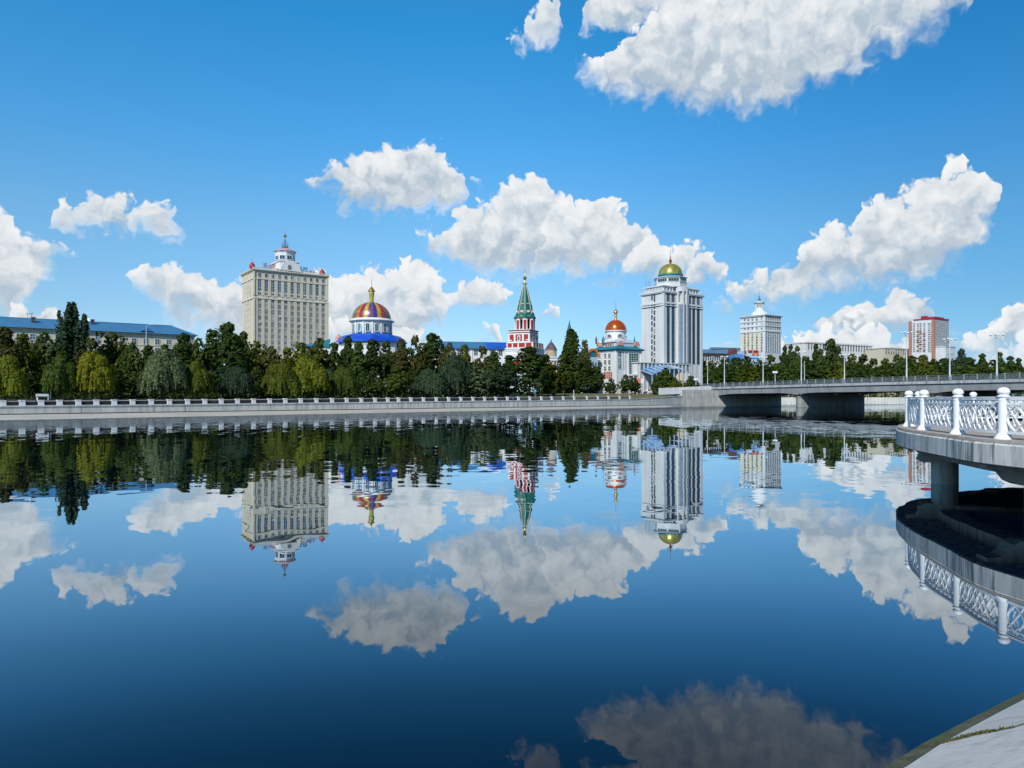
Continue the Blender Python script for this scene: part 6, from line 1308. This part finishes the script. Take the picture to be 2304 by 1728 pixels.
def pole_lamp(px, base, top, Y, label, head='globe', z0=None):
    p = P(px, base, Y); h = ZA(top, Y)-p.z; L_ = thing('lamp_post', label, 'street lamp', p)
    q = MB(); q.lathe([(.17, 0), (.17, .4), (.11, .5), (.07, h-.3), (.07, h)], 10); q.build('pole', m_pole, L_)
    if head == 'globe':
        for dx in (-.55, 0, .55):
            q = MB(); q.lathe([(.04, h-.1), (.28, h+.1), (.34, h+.35), (.26, h+.6), (.05, h+.72)], 12, (dx, 0)); g = q.build('globe', m_globe, L_)
        q = MB(); q.bar((-.6, 0, h-.05), (.6, 0, h-.05), .06); q.build('crossbar', m_pole, L_)
    elif head == 'arm':
        q = MB(); q.tube([(0, 0, h), (.3, 0, h+.35), (1.6, -.3, h+.55)], .05, 6); q.box(1.2, 2.0, -.4, -.15, h+.48, h+.6); q.build('arm', m_pole, L_)
pole_lamp(1474, 872, 824, 268, 'pale grey road lamp pole standing before the blue glass canopy', 'arm')
pole_lamp(1592, 864, 806, 262, 'plain white lamp pole at the bridge head, before the first bridge lamp', 'arm')
pole_lamp(1744, 858, 840, 245, 'short globe lamp on the bridge between the second and third tall lamps', 'globe')
pole_lamp(1810, 856, 812, 250, 'thin pale pole standing close behind the third tall bridge lamp', None)
pole_lamp(1566, 866, 856, 262, 'little globe lamp at the start of the bridge railing', 'globe')
pole_lamp(1511, 872, 862, 262, 'bent little lamp post beside the white parapet', 'arm')
pole_lamp(329, 800, 735, 185, 'thin lamp pole in front of the far part of the blue roofed block', 'arm')
for px, Y, lab in ((1291, 226, 'small blue sided lamp post beside the foot of the pointed poplar'), (114, 118, 'thin white post standing among the trees near the lime willow')):
    p, s = bank_at(px, -9); h = 2.6; L_ = thing('bollard_post', lab, 'post', (p.x, p.y, 2.5)); q = MB(); q.lathe([(.09, 0), (.07, h-.1), (.0, h)], 8); q.build('pole', m_white, L_); q = MB(); q.lathe([(.10, h-.1), (.12, h), (.03, h+.08)], 8); q.build('cap', m_pole, L_)
# round blue road sign by the promenade
p, s = bank_at(1204, -8); sg = thing('road_sign', 'round blue road sign on a pole between the big tree and the promenade', 'sign', (p.x, p.y, 2.5))
q = MB(); q.lathe([(.04, 0), (.04, 2.3)], 8); q.build('pole', m_pole, sg)
q = MB(); n = 20; q.add([(.42*math.cos(2*math.pi*i/n), -.06, 2.2+.42*math.sin(2*math.pi*i/n)) for i in range(n)]+[(.42*math.cos(2*math.pi*i/n), -.02, 2.2+.42*math.sin(2*math.pi*i/n)) for i in range(n)], [tuple(range(n)), tuple(range(2*n-1, n-1, -1))]+[(i, (i+1) % n, n+(i+1) % n, n+i) for i in range(n)], 0); q.bar((0, -.08, 2.0), (0, -.08, 2.42), .1, .03, 1); q.build('disc', [mat('sign_blue', (.03, .16, .42), .4), m_white], sg)
# ---------------------------------------------------------------- cars
m_tyre = mat('tyre_rubber', (.015, .015, .015), .8); m_cglass = mat('car_glass', (.012, .016, .02), .08, spec=.8)
def car(loc, rot, paint, label, kindc='car', suv=False):
    c = thing(kindc, label, 'car', loc, rot); h = .15 if suv else 0
    prof = [(-2.15, .42), (-2.2, .72), (-2.1, .95+h), (-1.55, 1.02+h), (-1.0, 1.40+h*1.6), (-.3, 1.50+h*1.6), (.65, 1.48+h*1.6), (1.45, 1.08+h), (2.1, .98+h), (2.22, .75), (2.15, .40)] if not suv else [(-2.15, .45), (-2.2, .8), (-1.5, 1.0), (-.9, 1.12), (-.35, 1.66), (.3, 1.74), (1.6, 1.72), (2.08, 1.15), (2.15, .8), (2.1, .45)]
    q = MB(); rings = []
    for y, k in ((-.86, .0), (-.80, 1), (.80, 1), (.86, 0)):
        rings.append([(x*(1 if k else .985), y*(1 if zz < 1.05+h else .80), (zz if k else min(zz, .96+h*.9))) for x, zz in prof])
    q.loft([[(p_[0], p_[1], p_[2]) for p_ in r] for r in rings], 0); q.build('body', [paint], c)
    q = MB(); top = [p_ for p_ in prof if p_[1] > 1.05+h]; zt_ = max(z_ for _, z_ in prof)
    xa, xb = (-.85, 1.95) if suv else (-1.35, 1.25)
    for y in (-.815, .815):
        s_ = 1 if y > 0 else -1
        for x0, x1 in ((xa+.35, xa+1.15), (xa+1.22, xb-.55)): q.add([(x0-(.25 if x0 < 0 and x0 < xa+.5 else 0), y, 1.08+h*.6), (x1, y, 1.08+h*.6), (x1-(.12 if x1 > 1 else 0), s_*.70, zt_-.1), (x0+.12, s_*.70, zt_-.1)], [(0, 1, 2, 3)])
    q.build('side_window', [m_cglass], c)
    for x in (-1.35, 1.35):
        for y in (-.80, .80):
            q = MB(); n = 18; q.loft([[(x+r*math.cos(2*math.pi*i/n), yy, .34+r*math.sin(2*math.pi*i/n)) for i in range(n)] for yy, r in ((y-.11, .30), (y-.10, .335), (y+.10, .335), (y+.11, .30))], 0)
            q.loft([[(x+r*math.cos(2*math.pi*i/n), yy, .34+r*math.sin(2*math.pi*i/n)) for i in range(n)] for yy, r in ((y-.125, .20), (y+.125, .20))], 1); q.build('wheel', [m_tyre, m_pole], c)
    for y in (-.6, .6):
        q = MB(); q.box(-2.24, -2.12, y-.18, y+.18, .72, .86); q.build('headlight', m_globe, c)
    return c
w_paint = mat('white_car_paint', (.70, .71, .72), .25, var=.02, spec=.6); d_paint = mat('dark_car_paint', (.02, .025, .035), .2, var=.05, spec=.7); s_paint = mat('silver_car_paint', (.35, .37, .39), .25, metal=.4, var=.03)
p, s = bank_at(1156, -4.2); car((p.x, p.y, zt(s)-.02), phi+math.pi, d_paint, 'dark car driving along the promenade below the red church tower', suv=False)
p, s = bank_at(96, -6); bn_ = thing('bench', 'small white bench on the promenade under the mid green willow', 'bench', (p.x, p.y, 2.48), phi)
for dy, z0, z1, nm in ((0, .42, .47, 'seat'), (.22, .55, .86, 'backrest')): q = MB(); q.box(-.85, .85, dy-(.22 if nm == 'seat' else .02), dy+(.2 if nm == 'seat' else .03), z0, z1); q.build(nm, m_white, bn_)
for x in (-.7, .7): q = MB(); q.box(x-.05, x+.05, -.18, .24, 0, .419); q.build('leg', m_white, bn_)
for (px, Y, pt_, lab) in ((1386, 276, w_paint, 'white car parked before the white domed building, by the red hoarding'), (1459, 268, w_paint, 'white van like car parked next to the pale grey road pole'), (1498, 272, s_paint, 'silver car parked beyond the white parapet')):
    car((XA(px, Y), Y, 4.28), R(20), pt_, lab, suv=(px == 1459))
# ---------------------------------------------------------------- boards and hoardings
def board(name, label, cat_, px0, px1, py0, py1, Y, mats, rot=0, legs=True, bars=None):
    xa, xb = XA(px0, Y), XA(px1, Y); za, zb = ZA(py1, Y), ZA(py0, Y); o = thing(name, label, cat_, ((xa+xb)/2, Y, za), rot); w = (xb-xa)/2; h = zb-za
    q = MB(); q.box(-w, w, -.08, .08, 0, h); q.build('panel', [mats[0]], o)
    if bars:
        q = MB()
        for (x0, x1, z0, z1) in bars: q.box(-w+2*w*x0, -w+2*w*x1, -.12, -.081, h*z0, h*z1)
        q.build('lettering', [mats[1]], o)
    if legs:
        for x in (-w*.8, w*.8): q = MB(); q.box(x-.07, x+.07, -.06, .06, -(za-3.0), -.001); q.build('leg', [m_pole], o)
board('hoarding', 'red hoarding with pale worn lettering before the white domed building', 'hoarding', 1359, 1377, 837, 852, 266, [m_red, m_creaml], 0, True, [(.22, .30, .05, .95), (.46, .54, .1, .9), (.38, .62, .55, .65), (.74, .80, .1, .9), (.66, .90, .3, .38), (.66, .90, .68, .76)])
board('notice_board', 'orange notice board with a white side panel at the road edge', 'sign', 1430, 1441, 851, 861, 262, [m_oran, m_salmon], 0, True, [(.1, .9, .7, .8), (.1, .7, .45, .55)])
board('white_board', 'small white board standing beside the orange notice board', 'sign', 1442, 1448, 852, 862, 262, [m_wht])
board('beige_board', 'large blank beige board at the bridge head with a yellow post', 'board', 1514, 1535, 839, 856, 275, [m_ypane])
o = thing('yellow_post', 'yellow post standing at the edge of the beige board', 'post', (XA(1537, 268), 268, 4.2)); q = MB(); q.lathe([(.22, 0), (.2, ZA(840, 268)-4.2), (.0, ZA(839, 268)-4.2)], 8); q.build('shaft', [mat('yellow_paint', (.45, .33, .02), .7)], o)
# ---------------------------------------------------------------- people on the bank, small and far off
def person(loc, rot, top_c, leg_c, label, stride=.16):
    t = thing('person', label, 'person', loc, rot)
    V_ = [(0, 0, .95), (0, 0, 1.18), (0, .01, 1.42), (0, 0, 1.52), (0, -.02, 1.64), (0, -.02, 1.74),
          (.09, 0, .90), (.10, -stride, .50), (.10, -stride*.9, .07), (.10, -stride*.9-.14, .03), (-.09, 0, .90), (-.10, stride*.5, .50), (-.10, stride*1.2, .08), (-.10, stride*1.2-.13, .03),
          (.19, .01, 1.40), (.24, .05, 1.14), (.25, -.02, .90), (-.19, .01, 1.40), (-.24, -.04, 1.14), (-.25, -.12, .92)]
    E_ = [(0,1),(1,2),(2,3),(3,4),(4,5),(0,6),(6,7),(7,8),(8,9),(0,10),(10,11),(11,12),(12,13),(2,14),(14,15),(15,16),(2,17),(17,18),(18,19)]
    rad = [.15,.15,.17,.06,.105,.08,.09,.065,.045,.035,.09,.065,.045,.035,.065,.05,.035,.065,.05,.035]
    me = bpy.data.meshes.new('body'); me.from_pydata(V_, E_, []); o = link('body', me, t)
    sk = o.modifiers.new('skin', 'SKIN'); me.skin_vertices.new() if not me.skin_vertices else None
    for v, r_ in zip(me.skin_vertices[0].data, rad): v.radius = (r_, r_*.8)
    me.skin_vertices[0].data[0].use_root = True
    o.modifiers.new('sub', 'SUBSURF').levels = 1
    dg = bpy.context.evaluated_depsgraph_get(); bpy.context.view_layer.update(); m2 = bpy.data.meshes.new_from_object(o.evaluated_get(bpy.context.evaluated_depsgraph_get())); o.modifiers.clear(); o.data = m2
    m2.materials.clear(); skin = mat('skin', (.42, .26, .19), .6)
    for m_ in (skin, mat('shirt', top_c, .9), mat('trousers', leg_c, .9)): m2.materials.append(m_)
    for f in m2.polygons:
        z_ = f.center.z; x_ = abs(f.center.x); f.material_index = 0 if z_ > 1.5 or (x_ > .2 and z_ < 1.12) else 1 if z_ > .93 else 2; f.use_smooth = True
    q = MB(); q.lathe([(.09, 1.68), (.105, 1.73), (.09, 1.79), (.03, 1.82)], 10, (0, 0)); q.build('hair', [mat('dark_hair', (.015, .012, .01), .8)], t)
for (px, Y, tc_, lc_, lab) in ((1405, 270, (.65, .66, .68), (.05, .06, .10), 'person in a white top and dark trousers walking on the bank road'), (1419, 271, (.45, .22, .14), (.20, .18, .16), 'person in a rust coloured top walking ahead on the bank road'), (1329, 262, (.62, .64, .70), (.30, .32, .36), 'person in pale clothes standing under the last trees')):
    Yg = Y; person((XA(px, Yg), Yg, 4.28 if px > 1340 else 3.9), R(80), tc_, lc_, lab)

build_sky()
